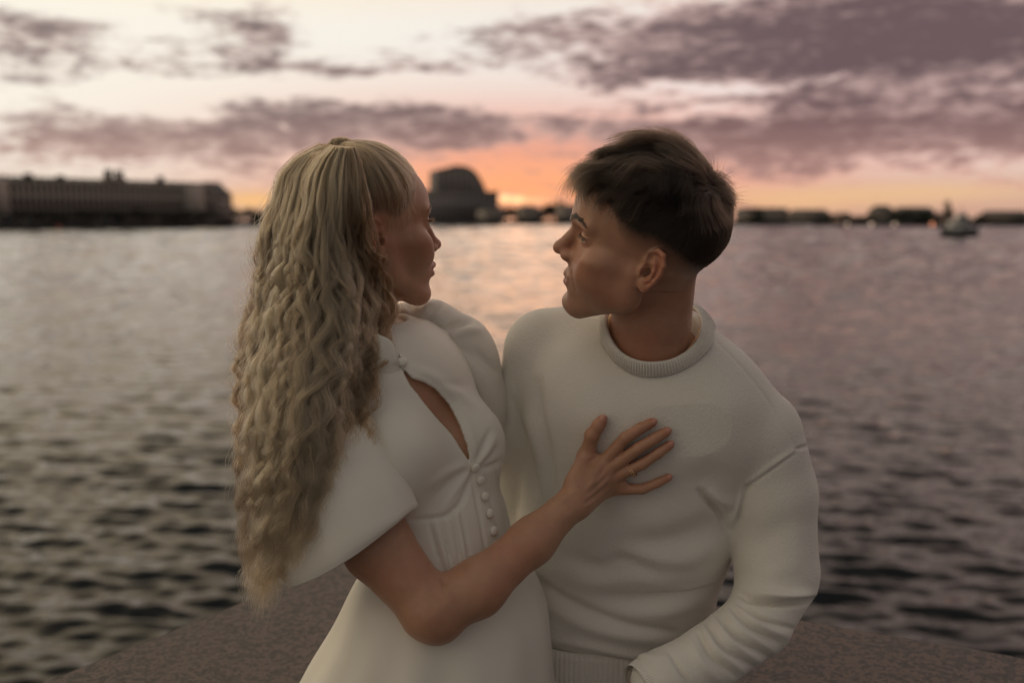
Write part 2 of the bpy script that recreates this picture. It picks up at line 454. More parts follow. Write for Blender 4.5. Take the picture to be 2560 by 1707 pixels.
        g.chain([q(.35, .25, .3), q(.05, 1.3, .22), q(.5, 2.45, .25), q(1.4, 3.0, .38), q(2.35, 2.65, .5), q(2.8, 1.4, .55), q(2.65, .1, .55), q(2.15, -1.1, .45), q(1.5, -2.1, .35)],
                [.2*es, .28*es, .32*es, .34*es, .34*es, .33*es, .32*es, .3*es, .26*es], k)
        g.chain([q(1.0, 2.1, .35), q(1.55, 1.2, .5), q(1.8, .2, .55), q(1.55, -.8, .5), q(.95, -1.35, .45)], [.22*es, .3*es, .34*es, .32*es, .34*es], k)
        g.chain([q(-.2, -.15, .35), q(-.05, -.75, .4)], [.36*es, .36*es], .3)
        E(q(.75, -.1, .45), (.72*es, 1.05*es, .62*es), .22, rot, 'sub')
        E(q(.3, -.55, .2), (.4*es, .5*es, .9*es), .2, rot, 'sub')
        E(q(.75, 1.5, .5), (.45*es, .8*es, .3*es), .22, rot, 'sub')
        g.chain([q(1.5, 2.4, .62), q(2.2, 1.4, .72), q(2.25, .2, .72), q(1.9, -.7, .66)], [.14*es, .17*es, .17*es, .1*es], .22, 'sub')
    g.cone(neck_pts[0], neck_pts[1], neck_rs[0], neck_rs[1], 3.0)
    g.chain(neck_pts[1:], neck_rs[1:], .3)
    return g

def euler_basis(yaw, pitch, roll):
    """columns: person's right, forward, up in world.  yaw 0 faces +Y (away from camera); +yaw turns towards -X"""
    M = Matrix.Rotation(R(yaw), 3, 'Z') @ Matrix.Rotation(R(pitch), 3, 'X') @ Matrix.Rotation(R(roll), 3, 'Y')
    return np.array(M)
class HeadFrame:
    def __init__(s, origin, scale, yaw, pitch, roll):
        s.o = np.asarray(origin, float); s.s = scale; s.B = euler_basis(yaw, pitch, roll)
    def world(s, p): return s.o + (np.asarray(p, float) * s.s) @ s.B.T
    def local(s, p): return ((np.asarray(p, float) - s.o) @ s.B) / s.s

MAN_EDGE = ([-12, -9, -7, -4.6, -1.5, .5, 2.1, 3.2, 4.5, 6.3, 8, 9], [-.8, -.4, .4, 2.4, 3.9, 4.2, 4.9, 5.7, 7.7, 8.5, 8.9, 9.6])
WOM_EDGE = ([-9, -4, -1.5, 0, 1.2, 2.0, 3.3, 4.7, 5.2, 6.5, 8.2], [-3, 1.5, 3.0, 2.9, 2.2, 2.5, 3.9, 6.0, 7.8, 9.3, 11.])
# ------------------------------------------------------------------ materials
class NT:
    def __init__(s, name):
        s.m = bpy.data.materials.new(name); s.m.use_nodes = True
        s.t = s.m.node_tree; s.b = s.t.nodes.get('Principled BSDF'); s.out = s.t.nodes.get('Material Output')
    def n(s, typ, **kw):
        x = s.t.nodes.new(typ)
        for k, v in kw.items():
            if k == 'inp':
                for a, b in v.items(): x.inputs[a].default_value = b
            else: setattr(x, k, v)
        return x
    def l(s, a, b): s.t.links.new(a, b)
    def mix(s, fac, a, b, blend='MIX'):
        x = s.n('ShaderNodeMix', data_type='RGBA', blend_type=blend)
        for i, v in ((0, fac), (6, a), (7, b)):
            if hasattr(v, 'is_linked') or isinstance(v, bpy.types.NodeSocket): s.l(v, x.inputs[i])
            else: x.inputs[i].default_value = v if i == 0 else (*v, 1)
        return x.outputs[2]
    def noise(s, scale, detail=4, coord='Object', rough=.5, vec=None):
        x = s.n('ShaderNodeTexNoise', inp={'Scale': scale, 'Detail': detail, 'Roughness': rough})
        if vec is None:
            c = s.n('ShaderNodeTexCoord'); vec = c.outputs[coord]
        s.l(vec, x.inputs['Vector']); return x
    def ramp(s, sock, stops):
        x = s.n('ShaderNodeValToRGB'); e = x.color_ramp.elements
        while len(e) < len(stops): e.new(.5)
        for q, (p, c) in zip(e, stops): q.position = p; q.color = (*c, 1) if len(c) == 3 else c
        s.l(sock, x.inputs[0]); return x.outputs[0]
    def bump(s, sock, dist, strength=1., prev=None):
        x = s.n('ShaderNodeBump', inp={'Distance': dist, 'Strength': strength}); s.l(sock, x.inputs['Height'])
        if prev is not None: s.l(prev, x.inputs['Normal'])
        return x.outputs[0]
    def attr(s, name):
        return s.n('ShaderNodeAttribute', attribute_name=name).outputs['Fac']

def mat_skin(name, base, lip, tint):
    k = NT(name)
    nz = k.noise(60, 5); col = k.mix(k.ramp(nz.outputs['Fac'], [(.35, (0, 0, 0)), (.7, (1, 1, 1))]), base, tuple(c*.86 for c in base))
    nz2 = k.noise(14, 3); col = k.mix(k.ramp(nz2.outputs['Fac'], [(.4, (0, 0, 0)), (.75, (.5, .5, .5))]), col, tint)
    col = k.mix(k.attr('flush'), col, tint)
    col = k.mix(k.attr('lip'), col, lip)
    st = k.noise(900, 2)
    stub = k.ramp(st.outputs['Fac'], [(.42, (.35, .35, .35)), (.6, (1, 1, 1))])
    mm = k.n('ShaderNodeMath', operation='MULTIPLY'); k.l(stub, mm.inputs[0]); k.l(k.attr('beard'), mm.inputs[1])
    col = k.mix(mm.outputs[0], col, (.05, .032, .024))
    col = k.mix(k.attr('scalp'), col, (.018, .012, .009))
    k.l(col, k.b.inputs['Base Color'])
    k.b.inputs['Roughness'].default_value = .42
    k.b.inputs['Specular IOR Level'].default_value = .5
    k.b.inputs['Subsurface Weight'].default_value = .18
    k.b.inputs['Subsurface Radius'].default_value = (1, .36, .2)
    k.b.inputs['Subsurface Scale'].default_value = .006
    pore = k.noise(1400, 2); big = k.noise(220, 4)
    k.l(k.bump(pore.outputs['Fac'], .00035, .5, k.bump(big.outputs['Fac'], .0006, .4)), k.b.inputs['Normal'])
    return k.m
def mat_hair(name, c0, c1, rough=.32, ior=1.55):
    k = NT(name); k.t.nodes.remove(k.b)
    h = k.n('ShaderNodeBsdfHairPrincipled', parametrization='COLOR')
    info = k.n('ShaderNodeHairInfo')
    at = k.attr('tone')
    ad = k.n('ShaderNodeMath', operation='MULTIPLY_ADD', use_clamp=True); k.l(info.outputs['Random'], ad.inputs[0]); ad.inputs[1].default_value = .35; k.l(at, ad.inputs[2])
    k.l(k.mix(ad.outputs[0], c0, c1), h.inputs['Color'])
    h.inputs['Roughness'].default_value = rough; h.inputs['Radial Roughness'].default_value = .35
    h.inputs['Random Roughness'].default_value = .2; h.inputs['IOR'].default_value = ior
    k.l(h.outputs[0], k.out.inputs['Surface']); return k.m
def mat_plain(name, col, rough=.5, metal=0., bump=None, spec=.5, sheen=0.):
    k = NT(name); k.b.inputs['Roughness'].default_value = rough; k.b.inputs['Metallic'].default_value = metal
    k.b.inputs['Specular IOR Level'].default_value = spec; k.b.inputs['Sheen Weight'].default_value = sheen
    nz = k.noise(bump[0] if bump else 8, 4)
    k.l(k.mix(k.ramp(nz.outputs['Fac'], [(.3, (0, 0, 0)), (.75, (1, 1, 1))]), col, tuple(c*.88 for c in col)), k.b.inputs['Base Color'])
    if bump: k.l(k.bump(nz.outputs['Fac'], bump[1], .6), k.b.inputs['Normal'])
    return k.m
def mat_knit(name, col):
    k = NT(name)
    co = k.n('ShaderNodeTexCoord'); mp = k.n('ShaderNodeMapping'); k.l(co.outputs['Object'], mp.inputs[0]); mp.inputs['Scale'].default_value = (1, 1, .45)
    st = k.noise(620, 1, vec=mp.outputs[0])
    fz = k.noise(240, 4)
    big = k.noise(11, 4)
    k.l(k.mix(k.ramp(big.outputs['Fac'], [(.3, (0, 0, 0)), (.75, (1, 1, 1))]), col, tuple(c*.93 for c in col)), k.b.inputs['Base Color'])
    k.b.inputs['Roughness'].default_value = .9; k.b.inputs['Specular IOR Level'].default_value = .15; k.b.inputs['Sheen Weight'].default_value = .2
    k.b.inputs['Sheen Roughness'].default_value = .5
    k.l(k.bump(st.outputs['Fac'], .0009, .8, k.bump(fz.outputs['Fac'], .0012, .5)), k.b.inputs['Normal'])
    return k.m
def mat_crepe(name, col):
    k = NT(name)
    big = k.noise(6, 3); w = k.noise(1500, 2); md = k.noise(45, 3)
    k.l(k.mix(k.ramp(big.outputs['Fac'], [(.35, (0, 0, 0)), (.7, (1, 1, 1))]), col, tuple(c*.95 for c in col)), k.b.inputs['Base Color'])
    k.b.inputs['Roughness'].default_value = .62; k.b.inputs['Specular IOR Level'].default_value = .3; k.b.inputs['Sheen Weight'].default_value = .12
    k.l(k.bump(w.outputs['Fac'], .00025, .5, k.bump(md.outputs['Fac'], .0012, .25)), k.b.inputs['Normal'])
    return k.m
M_SKIN_M = mat_skin('skin_man', (.50, .275, .18), (.37, .145, .11), (.45, .18, .11))
M_SKIN_W = mat_skin('skin_woman', (.50, .275, .175), (.42, .165, .12), (.46, .18, .11))
M_HAIR_M = mat_hair('hair_brown', (.006, .004, .0028), (.026, .0155, .0095), .32, 1.5)
M_HAIR_W = mat_hair('hair_blonde', (.038, .018, .009), (.55, .335, .185), .3, 1.42)
M_KNIT = mat_knit('knit_cream', (.80, .77, .705))
M_CREPE = mat_crepe('crepe_ivory', (.83, .795, .71))
M_GOLD = mat_plain('gold', (.9, .62, .36), .25, 1.)
M_TROUSER = mat_plain('dark_cloth', (.02, .02, .025), .8, bump=(600, .0004))
M_EYE = mat_plain('eye', (.30, .26, .235), .15); M_IRIS = mat_plain('iris', (.05, .055, .05), .05)
M_SHOE = mat_plain('leather', (.03, .025, .02), .45)
M_NAIL = mat_plain('nail', (.56, .27, .2), .25)
M_STRAP = mat_plain('strap', (.015, .015, .015), .4)
M_LASH = mat_hair('lash', (.010, .007, .005), (.022, .014, .010))
# ------------------------------------------------------------------ the man: head frame, sweater volume
def depth_lookup(V, F=None):
    q = PX(V)
    key = {}
    cell = 6.0
    ij = np.floor(q[:, :2] / cell).astype(int)
    order = np.argsort(-q[:, 2])
    for a, b, d in zip(ij[order, 0], ij[order, 1], q[order, 2]): key[(a, b)] = d
    def f(px, py):
        i, j = int(px // cell), int(py // cell)
        c = [key[(i+a, j+b)] for a in range(-2, 3) for b in range(-2, 3) if (i+a, j+b) in key]
        return float(np.median(c)) if c else 1.4
    return f

MH = HeadFrame(P(1600, 632, 1.36), .01, 84, 7, -14)

def fold_field(V, N, folds):
    """folds: (polyline of (px,py), width px, height m) -> displacement along the normal; only where the cloth looks towards the photographer"""
    q = PX(V); disp = np.zeros(len(V))
    view = unit(V - CAMP); front = np.clip(-(view * N).sum(1) * 3 + .3, 0, 1)
    for pts, w, hgt in folds:
        p = spline(np.array(pts, float), 24)
        best = np.full(len(V), 1e9); tt = np.zeros(len(V))
        lo, hi = p.min(0) - 4*w, p.max(0) + 4*w
        m = np.where((q[:, 0] > lo[0]) & (q[:, 0] < hi[0]) & (q[:, 1] > lo[1]) & (q[:, 1] < hi[1]) & (front > 0))[0]
        if not len(m): continue
        s = q[m, :2]
        for i in range(len(p) - 1):
            ba = p[i+1] - p[i]; L = ba @ ba + 1e-9
            t = np.clip(((s - p[i]) @ ba) / L, 0, 1)
            d = np.linalg.norm(s - p[i] - t[:, None]*ba, axis=1)
            u = d < best[m]; mm = m[u]; best[mm] = d[u]; tt[mm] = (i + t[u]) / (len(p) - 1)
        taper = np.sin(np.pi * np.clip(tt[m]*.9 + .05, 0, 1))**.7
        disp[m] += hgt * np.exp(-(best[m] / w)**2) * taper
    return disp * front

def sweater_grid():
    g = Grid(P(1130, 1800, 1.75).clip(-9, 9) * 0 + [-.16, 1.15, .84], [.50, 1.76, 1.62], .0022)
    # trunk
    g.ell(P(1610, 1120, 1.515), (.182, .115, .19), 0)
    g.ell(P(1555, 1360, 1.570), (.170, .115, .17), .06)
    g.ell(P(1525, 1530, 1.60), (.153, .12, .085), .05)
    # shoulders and trapezius
    g.cone(P(1645, 850, 1.50), P(1880, 1078, 1.475), .061, .063, .05)
    g.cone(P(1600, 840, 1.51), P(1372, 875, 1.545), .06, .066, .05)
    g.cone(P(1500, 1000, 1.48), P(1740, 1030, 1.47), .085, .085, .06)
    # left arm (camera right)
    g.chain([P(1896, 1088, 1.475), P(1930, 1230, 1.485), P(1940, 1420, 1.49)], [.065, .0635, .062], .012)
    g.chain([P(1947, 1440, 1.485), P(1895, 1550, 1.45), P(1775, 1640, 1.40), P(1650, 1700, 1.37)], [.060, .048, .043, .040], .010)
    # right arm, round her back
    g.chain([P(1365, 885, 1.55), P(1312, 1090, 1.58), P(1285, 1290, 1.62)], [.066, .06, .055], .012)
    g.chain([P(1285, 1290, 1.62), P(1150, 1370, 1.62), P(1000, 1400, 1.57)], [.052, .046, .042], .02)
    return g

SW_FOLDS = [
    # armpit pinch, the little flap beside it, the sleeve seam
    ([(1752, 1232), (1782, 1262), (1808, 1290), (1820, 1326)], 9, -.0095),
    ([(1770, 1222), (1800, 1250), (1832, 1262)], 16, .0050),
    ([(1826, 1318), (1840, 1276), (1858, 1228)], 8, .0050),
    ([(1842, 1300), (1862, 1232), (1880, 1206)], 7, -.0045),
    ([(1866, 1218), (1930, 1172), (1990, 1130)], 5, -.0024), ([(1874, 1206), (1936, 1160), (1996, 1118)], 8, .0020),
    ([(1770, 830), (1900, 972), (1992, 1122)], 4, -.0012),
    ([(1988, 1122), (2005, 1118), (2026, 1112)], 4, -.0035),
    # hollow under the arm and the soft drapes across the belly
    ([(1812, 1298), (1740, 1335), (1660, 1356), (1560, 1358)], 34, -.0080),
    ([(1800, 1360), (1720, 1395), (1640, 1392), (1560, 1378)], 22, .0040),
    ([(1430, 1392), (1500, 1420), (1560, 1402), (1650, 1432)], 18, -.0042),
    ([(1400, 1420), (1480, 1455), (1580, 1448), (1700, 1450)], 22, .0034),
    ([(1510, 1496), (1600, 1500), (1695, 1486)], 17, -.0036),
    ([(1560, 1530), (1660, 1528), (1750, 1500)], 22, .0034),
    ([(1344, 1452), (1442, 1512), (1558, 1558), (1682, 1580)], 13, -.0058),
    ([(1350, 1500), (1440, 1552), (1540, 1585), (1650, 1600)], 18, .0040),
    ([(1372, 1598), (1483, 1618), (1587, 1640), (1668, 1646)], 12, .0040),
    # chest
    ([(1345, 960), (1350, 1060), (1372, 1180), (1385, 1300)], 16, -.0080),
    ([(1310, 940), (1318, 1040), (1345, 1150)], 12, .0030), ([(1285, 1000), (1310, 1100), (1340, 1230)], 10, -.0040),
    ([(1420, 1200), (1480, 1270), (1560, 1300)], 40, -.0030),
    ([(1800, 1150), (1770, 1190), (1700, 1210)], 40, -.0030),
    # left sleeve: drag lines, elbow crease, stacked rolls down the forearm
    ([(1850, 1320), (1900, 1350), (1990, 1300)], 34, -.0030),
    ([(1846, 1400), (1920, 1430), (2010, 1400)], 30, .0030),
    ([(1852, 1484), (1888, 1500), (1963, 1507), (2036, 1502)], 8, -.0120),
    ([(1890, 1484), (1950, 1490), (2036, 1484)], 13, .0070),
    ([(1848, 1508), (1905, 1547), (1986, 1572)], 7, -.0058), ([(1842, 1520), (1890, 1558), (1966, 1590)], 9, .0040),
    ([(1826, 1514), (1876, 1565), (1946, 1606)], 7, -.0058), ([(1812, 1524), (1858, 1580), (1934, 1624)], 9, .0040),
    ([(1792, 1532), (1842, 1594), (1923, 1641)], 7, -.0058), ([(1782, 1546), (1824, 1604), (1900, 1652)], 9, .0040),
    ([(1766, 1556), (1807, 1617), (1882, 1664)], 7, -.0056), ([(1758, 1568), (1792, 1626), (1858, 1676)], 9, .0038),
    ([(1746, 1580), (1778, 1640), (1836, 1687)], 7, -.0052), ([(1724, 1598), (1752, 1656), (1800, 1700)], 12, .0036),
    ([(1676, 1634), (1712, 1692), (1730, 1720)], 7, -.0046),
]
def sweater_mesh():
    g = sweater_grid()
    # neck opening
    g.cone(P(1650, 700, 1.45), P(1630, 880, 1.46), .070, .066, .008, 'sub')
    V, F = g.mesh()
    V = smooth(V, F, 3)
    N = smooth(vnormals(V, F), F, 3)
    V = V + N * (1.5 * fold_field(V, N, SW_FOLDS))[:, None]
    N = vnormals(V, F)
    V = V + N * (fbm(V, 3, 2, 9.) * .0022)[:, None]
    return V, F
# ------------------------------------------------------------------ the woman: head frame, torso, arm, hand, dress volumes
WH = HeadFrame(P(926, 592, 1.40), .0097, -63, 0, 0)
WF = np.array([.72, -.69, 0.]); WR = np.array([-.69, -.72, 0.])   # where her chest faces / her right side
WROT = np.stack([WR, -WF, [0, 0, 1]], 1)                          # columns lateral, back, up
def wo(p, f=0., r=0., u=0.): return p + WF*f + WR*r + np.array([0, 0, u])
W_NECK = P(912, 850, 1.425)
W_CHEST = P(1003, 1090, 1.415)
W_WAIST = P(1094, 1345, 1.41)

def torso_grid():
    g = Grid([-.34, 1.14, .95], [.03, 1.64, 1.62], .0024)
    g.ell(W_CHEST, (.130, .095, .15), 0, WROT)
    g.ell(P(955, 960, 1.425), (.130, .080, .085), .05, WROT)
    g.ell(W_WAIST, (.112, .090, .13), .05, WROT)
    g.ell(P(1112, 1480, 1.41), (.118, .092, .09), .05, WROT)
    for s, fo, la in ((-1, .073, .058), (1, .070, .064)):
        g.ell(wo(W_CHEST, fo, s*la, -.010), (.058, .054, .060), .035, WROT)
    g.cone(W_NECK, wo(P(940, 930, 1.425), 0, .125), .042, .045, .04)
    g.cone(W_NECK, wo(P(940, 905, 1.425), 0, -.125), .042, .045, .04)
    return g
W_SHO = P(775, 1030, 1.335); W_ELB = P(1082, 1530, 1.27); W_WRI = P(1430, 1256, 1.365)
def arm_grid(dchest):
    """her right arm and hand, laid on his chest; dchest(px, py) gives the sweater's depth"""
    g = Grid([-.33, 1.12, 1.06], [.245, 1.45, 1.575], .0015)
    g.chain([W_SHO, P(945, 1365, 1.287), W_ELB], [.050, .045, .034], .01)
    g.cone(W_ELB, P(1106, 1562, 1.268), .029, .016, .025)
    mid = P(1192, 1470, 1.29)
    g.chain([W_ELB, mid, P(1330, 1352, 1.335), W_WRI], [.033, .0345, .0285, .0228], .02)
    return g
def hand_add(g, dchest):
    def h(px, py, off): return P(px, py, dchest(px, py) - off)
    wd = W_WRI
    kn = [h(1504, 1160, .013), h(1517, 1176, .0148), h(1523, 1198, .0142), h(1518, 1224, .012)]
    # metacarpals make the back of the hand
    for K, w2, r in zip(kn, [(1440, 1222), (1447, 1236), (1450, 1252), (1446, 1268)], [.0105, .0108, .0102, .0095]):
        a = P(w2[0], w2[1], wd_depth(wd))
        g.cone(a, K, .0140, r, .014)
    F = [([(1504, 1160, .013), (1564, 1094, .0125), (1603, 1069, .009), (1630, 1056, .0065)], [.0096, .0084, .0077, .0068]),
         ([(1517, 1176, .0148), (1595, 1121, .0135), (1640, 1094, .010), (1666, 1079, .0068)], [.0098, .0086, .0078, .0069]),
         ([(1523, 1198, .0142), (1605, 1159, .0125), (1646, 1132, .0095), (1674, 1112, .0065)], [.0094, .0083, .0075, .0066]),
         ([(1518, 1224, .012), (1606, 1222, .010), (1645, 1206, .008), (1671, 1193, .006)], [.0086, .0074, .0067, .0058])]
    nails = []
    for pts, rs in F:
        q = [h(*p) for p in pts]
        g.chain(q, rs, .0022)
        g.ell(q[0], np.full(3, rs[0]*1.02), .009)
        nails.append((q[2], q[3], rs[3]))
    th = [P(1436, 1205, wd_depth(wd) + .002), h(1466, 1140, .012), h(1480, 1088, .011), h(1497, 1062, .009), h(1507, 1048, .008)]
    g.chain(th, [.014, .0115, .0092, .0084, .0070], .006)
    g.ell(th[2], np.full(3, .0096), .003)
    g.cone(th[1], kn[0], .008, .005, .012)          # web
    nails.append((th[3], th[4], .0076))
    # webs between the fingers
    for (a, b) in (((1536, 1146), (1528, 1160)), ((1560, 1172), (1545, 1182)), ((1560, 1208), (1540, 1212))):
        g.cone(h(*a, .011), h(*b, .012), .005, .0085, .006)
    return nails
def wd_depth(p): return float((p - CAMP) @ FWD)

# ---------------------------------------------------------------- the dress
def poly_sdf(px, py, poly):
    p = np.array(poly, float); n = len(p)
    d = np.full(px.shape, 1e18); inside = np.zeros(px.shape, bool)
    for i in range(n):
        a, b = p[i], p[(i+1) % n]; e = b - a
        wx, wy = px - a[0], py - a[1]
        t = np.clip((wx*e[0] + wy*e[1]) / (e @ e), 0, 1)
        d = np.minimum(d, (wx - t*e[0])**2 + (wy - t*e[1])**2)
        c = ((a[1] <= py) & (py < b[1])) | ((b[1] <= py) & (py < a[1]))
        with np.errstate(divide='ignore', invalid='ignore'):
            xs = a[0] + (py - a[1]) / (b[1] - a[1] + 1e-12) * e[0]
        inside ^= c & (px < xs)
    return np.where(inside, -1, 1) * np.sqrt(d)
KEYHOLE = [(1001, 914), (1024, 962), (1060, 1008), (1100, 1055), (1128, 1085), (1150, 1120), (1176, 1158), (1168, 1112), (1150, 1062), (1122, 1010), (1090, 972), (1062, 955), (1030, 945)]
def dress_grid(gt):
    """bodice shell from the torso grid, keyhole cut through it, far puff sleeve merged in separately"""
    g = Grid(gt.lo, gt.lo + (gt.n - 1) * gt.h, gt.h); g.D = gt.D.copy(); g.n = gt.n; g.ax = gt.ax
    X, Y, Z = np.meshgrid(*gt.ax, indexing='ij')
    pts = np.stack([X, Y, Z], -1)
    q = PX(pts)
    m = (q[..., 0] > 980) & (q[..., 0] < 1200) & (q[..., 1] > 890) & (q[..., 1] < 1180) & (q[..., 2] < 1.425)
    sd = poly_sdf(q[..., 0][m], q[..., 1][m], KEYHOLE) * .00075
    b = np.maximum(sd, -(g.D[m] + .011))
    g.D[m] = np.maximum(g.D[m], -b)
    g.cone(P(900, 700, 1.425), P(922, 872, 1.425), .056, .057, .006, 'sub')
    return g
def far_sleeve_grid():
    g = Grid([-.22, 1.3, 1.2], [.06, 1.72, 1.74], .0028)
    g.ell(P(1040, 815, 1.50), (.058, .05, .038), 0)
    g.ell(P(1085, 815, 1.50), (.034, .045, .040), .012)
    g.ell(P(1120, 885, 1.51), (.060, .06, .066), .018)
    g.ell(P(1160, 880, 1.52), (.040, .05, .052), .012)
    g.ell(P(1165, 965, 1.52), (.056, .055, .085), .03)
    g.cone(P(1190, 1040, 1.53), P(1230, 1120, 1.57), .045, .04, .03)
    g.cone(P(1200, 1000, 1.53), P(1300, 925, 1.60), .030, .022, .02)
    return g
HAND_FOLDS = [
    ([(1470, 1236), (1494, 1216), (1520, 1186)], 6, -.0022), ([(1466, 1256), (1492, 1238), (1522, 1212)], 6, -.0026), ([(1484, 1204), (1500, 1186), (1516, 1160)], 6, -.0016),
    ([(1462, 1226), (1500, 1186)], 5, .0012), ([(1464, 1246), (1522, 1198)], 5, .0014), ([(1462, 1268), (1518, 1224)], 5, .0012),
    ([(1106, 1440), (1112, 1456), (1110, 1470)], 9, -.003), ([(1598, 1118), (1606, 1128)], 5, .0005), ([(1380, 1270), (1420, 1240), (1440, 1225)], 6, .0010), ([(1462, 1158), (1486, 1148), (1502, 1142)], 5, -.0016),
]
FAR_FOLDS = [
    ([(985, 792), (1040, 784), (1080, 800), (1110, 830), (1140, 885), (1180, 965), (1232, 1035)], 8, -.010),
    ([(1030, 782), (1025, 765), (1015, 758)], 9, -.006), ([(1070, 795), (1085, 775), (1108, 760)], 8, -.007), ([(1055, 780), (1068, 765), (1090, 757)], 8, .005),
    ([(1112, 828), (1140, 812), (1180, 800)], 9, -.010), ([(1118, 850), (1160, 830), (1205, 825)], 12, .006),
    ([(1128, 870), (1170, 880), (1225, 930)], 14, -.004), ([(1180, 900), (1215, 960), (1235, 1010)], 16, .004),
    ([(1185, 870), (1225, 910), (1250, 940)], 9, -.004),
]
BODICE_FOLDS = [
    # the seam of the far armhole and soft pulls from the neck button
    ([(1040, 925), (1080, 945), (1140, 985), (1200, 1020)], 14, .004),
    ([(1030, 930), (1100, 960), (1170, 965)], 12, -.002),
    ([(1085, 958), (1140, 1010), (1175, 1070), (1190, 1130)], 10, .003),
    ([(1040, 860), (1120, 940), (1180, 1030)], 26, .002),
    # gathers at the foot of the keyhole
    ([(1186, 1165), (1205, 1120), (1225, 1075)], 7, -.0035), ([(1192, 1168), (1218, 1130), (1240, 1090)], 7, .003),
    ([(1200, 1165), (1228, 1140), (1246, 1115)], 6, -.003),
    ([(1172, 1160), (1120, 1180), (1070, 1215)], 11, .003), ([(1176, 1168), (1130, 1200), (1090, 1240)], 8, -.0035),
    ([(1172, 1180), (1140, 1225), (1110, 1270)], 8, .003),
    # seam under the bust
    ([(1030, 1300), (1075, 1296), (1115, 1288), (1150, 1258), (1170, 1212), (1186, 1172)], 6, -.006),
    ([(1190, 1172), (1225, 1166), (1255, 1150)], 6, -.005),
    # corset channels
    ([(1072, 1300), (1090, 1370), (1112, 1450)], 4, -.0050), ([(1088, 1300), (1106, 1370), (1126, 1450)], 5, .0030), ([(1102, 1296), (1120, 1370), (1138, 1440)], 4, -.0050),
    ([(1128, 1285), (1146, 1370), (1158, 1430)], 4, -.0046), ([(1140, 1278), (1158, 1370), (1168, 1425)], 5, .0028), ([(1150, 1268), (1168, 1360), (1178, 1420)], 4, -.0046),
    ([(1178, 1190), (1200, 1290), (1216, 1390)], 4, -.0046), ([(1206, 1175), (1236, 1280), (1262, 1390)], 4, -.0038),
    ([(1236, 1170), (1258, 1260), (1278, 1350)], 4, -.0040),
    ([(930, 1060), (955, 1130), (990, 1200), (1030, 1250)], 12, -.004),
    ([(900, 930), (930, 1020), (985, 1120)], 30, .002),
]
def ring(c, e1, e2, r1, r2, n=96, fn=None):
    th = np.linspace(0, 2*np.pi, n, endpoint=False)
    k = 1. if fn is None else fn(th)
    return c + (np.cos(th)*r1*k)[:, None]*e1 + (np.sin(th)*r2*k)[:, None]*e2
def near_sleeve():
    ax = unit(P(920, 1420, 1.285) - P(775, 1020, 1.335))
    e2 = unit(np.array([-.1, -1, .1])); e2 = unit(e2 - ax*(e2 @ ax)); e1 = unit(np.cross(e2, ax)); 
    if e1[0] < 0: e1 = -e1
    rows = [((800, 930, 1.365), .045), ((775, 955, 1.355), .068), ((762, 1005, 1.345), .078), ((768, 1085, 1.32), .088), ((796, 1180, 1.305), .096), ((838, 1272, 1.295), .1005), ((866, 1338, 1.29), .0998), ((878, 1362, 1.288), .0965), ((882, 1372, 1.287), .091)]
    c = spline([P(*r[0]) for r in rows], 60); rr = spline([[r[1]] for r in rows], 60)[:, 0]
    rings = []
    for i in range(60):
        t = i/59
        fn = lambda th: 1 + .035*t*np.sin(3*th+.7) + .014*np.sin(8*th+2*t)*t**2 + .010*np.sin(13*th+1.3)*t**3 + .022*np.sin(6*th + .5)*(1-t)
        rings.append(ring(c[i], e1, e2, rr[i], rr[i]*.88, 120, fn))
    rings = np.array(rings)
    # hem dips towards the camera and the back
    th = np.linspace(0, 2*np.pi, 120, endpoint=False)
    t = np.linspace(0, 1, 60)[:, None]**2
    rings += ax[None, None]*(t*(.016*np.sin(th)[None] - .012*np.cos(th)[None] - .004*np.cos(2*th)))[..., None]
    # turned-in hem: last rows go back inside
    inner = [rings[-1] - ax*.0015 - .0025*unit(rings[-1]-rings[-1].mean(0)), rings[-6] - .0035*unit(rings[-6]-rings[-6].mean(0)), rings[-30] - .0035*unit(rings[-30]-rings[-30].mean(0))]
    rings = np.concatenate([rings, inner])
    return loft(rings)
def skirt():
    rows = [(1330, 1100, 1.41, .108, .092), (1400, 1108, 1.41, .122, .100), (1460, 1112, 1.412, .146, .116), (1540, 1108, 1.42, .168, .138), (1640, 1085, 1.43, .192, .160), (1760, 1066, 1.44, .215, .18), (2100, 1040, 1.49, .28, .24), (2700, 1000, 1.60, .36, .32)]
    c = spline([P(r[1], r[0], r[2]) for r in rows], 90)
    rr = spline([[r[3], r[4]] for r in rows], 90)
    rings = []
    for i in range(90):
        t = i/89
        a = min(1, max(0, (t-.12)*2))
        fn = lambda th: 1 + a*(.03*np.sin(4*th+1.2) + .018*np.sin(9*th+.5+2*t) + .01*np.sin(15*th))
        rings.append(ring(c[i], WR, -WF, rr[i, 0], rr[i, 1], 180, fn))
    return loft(np.array(rings))
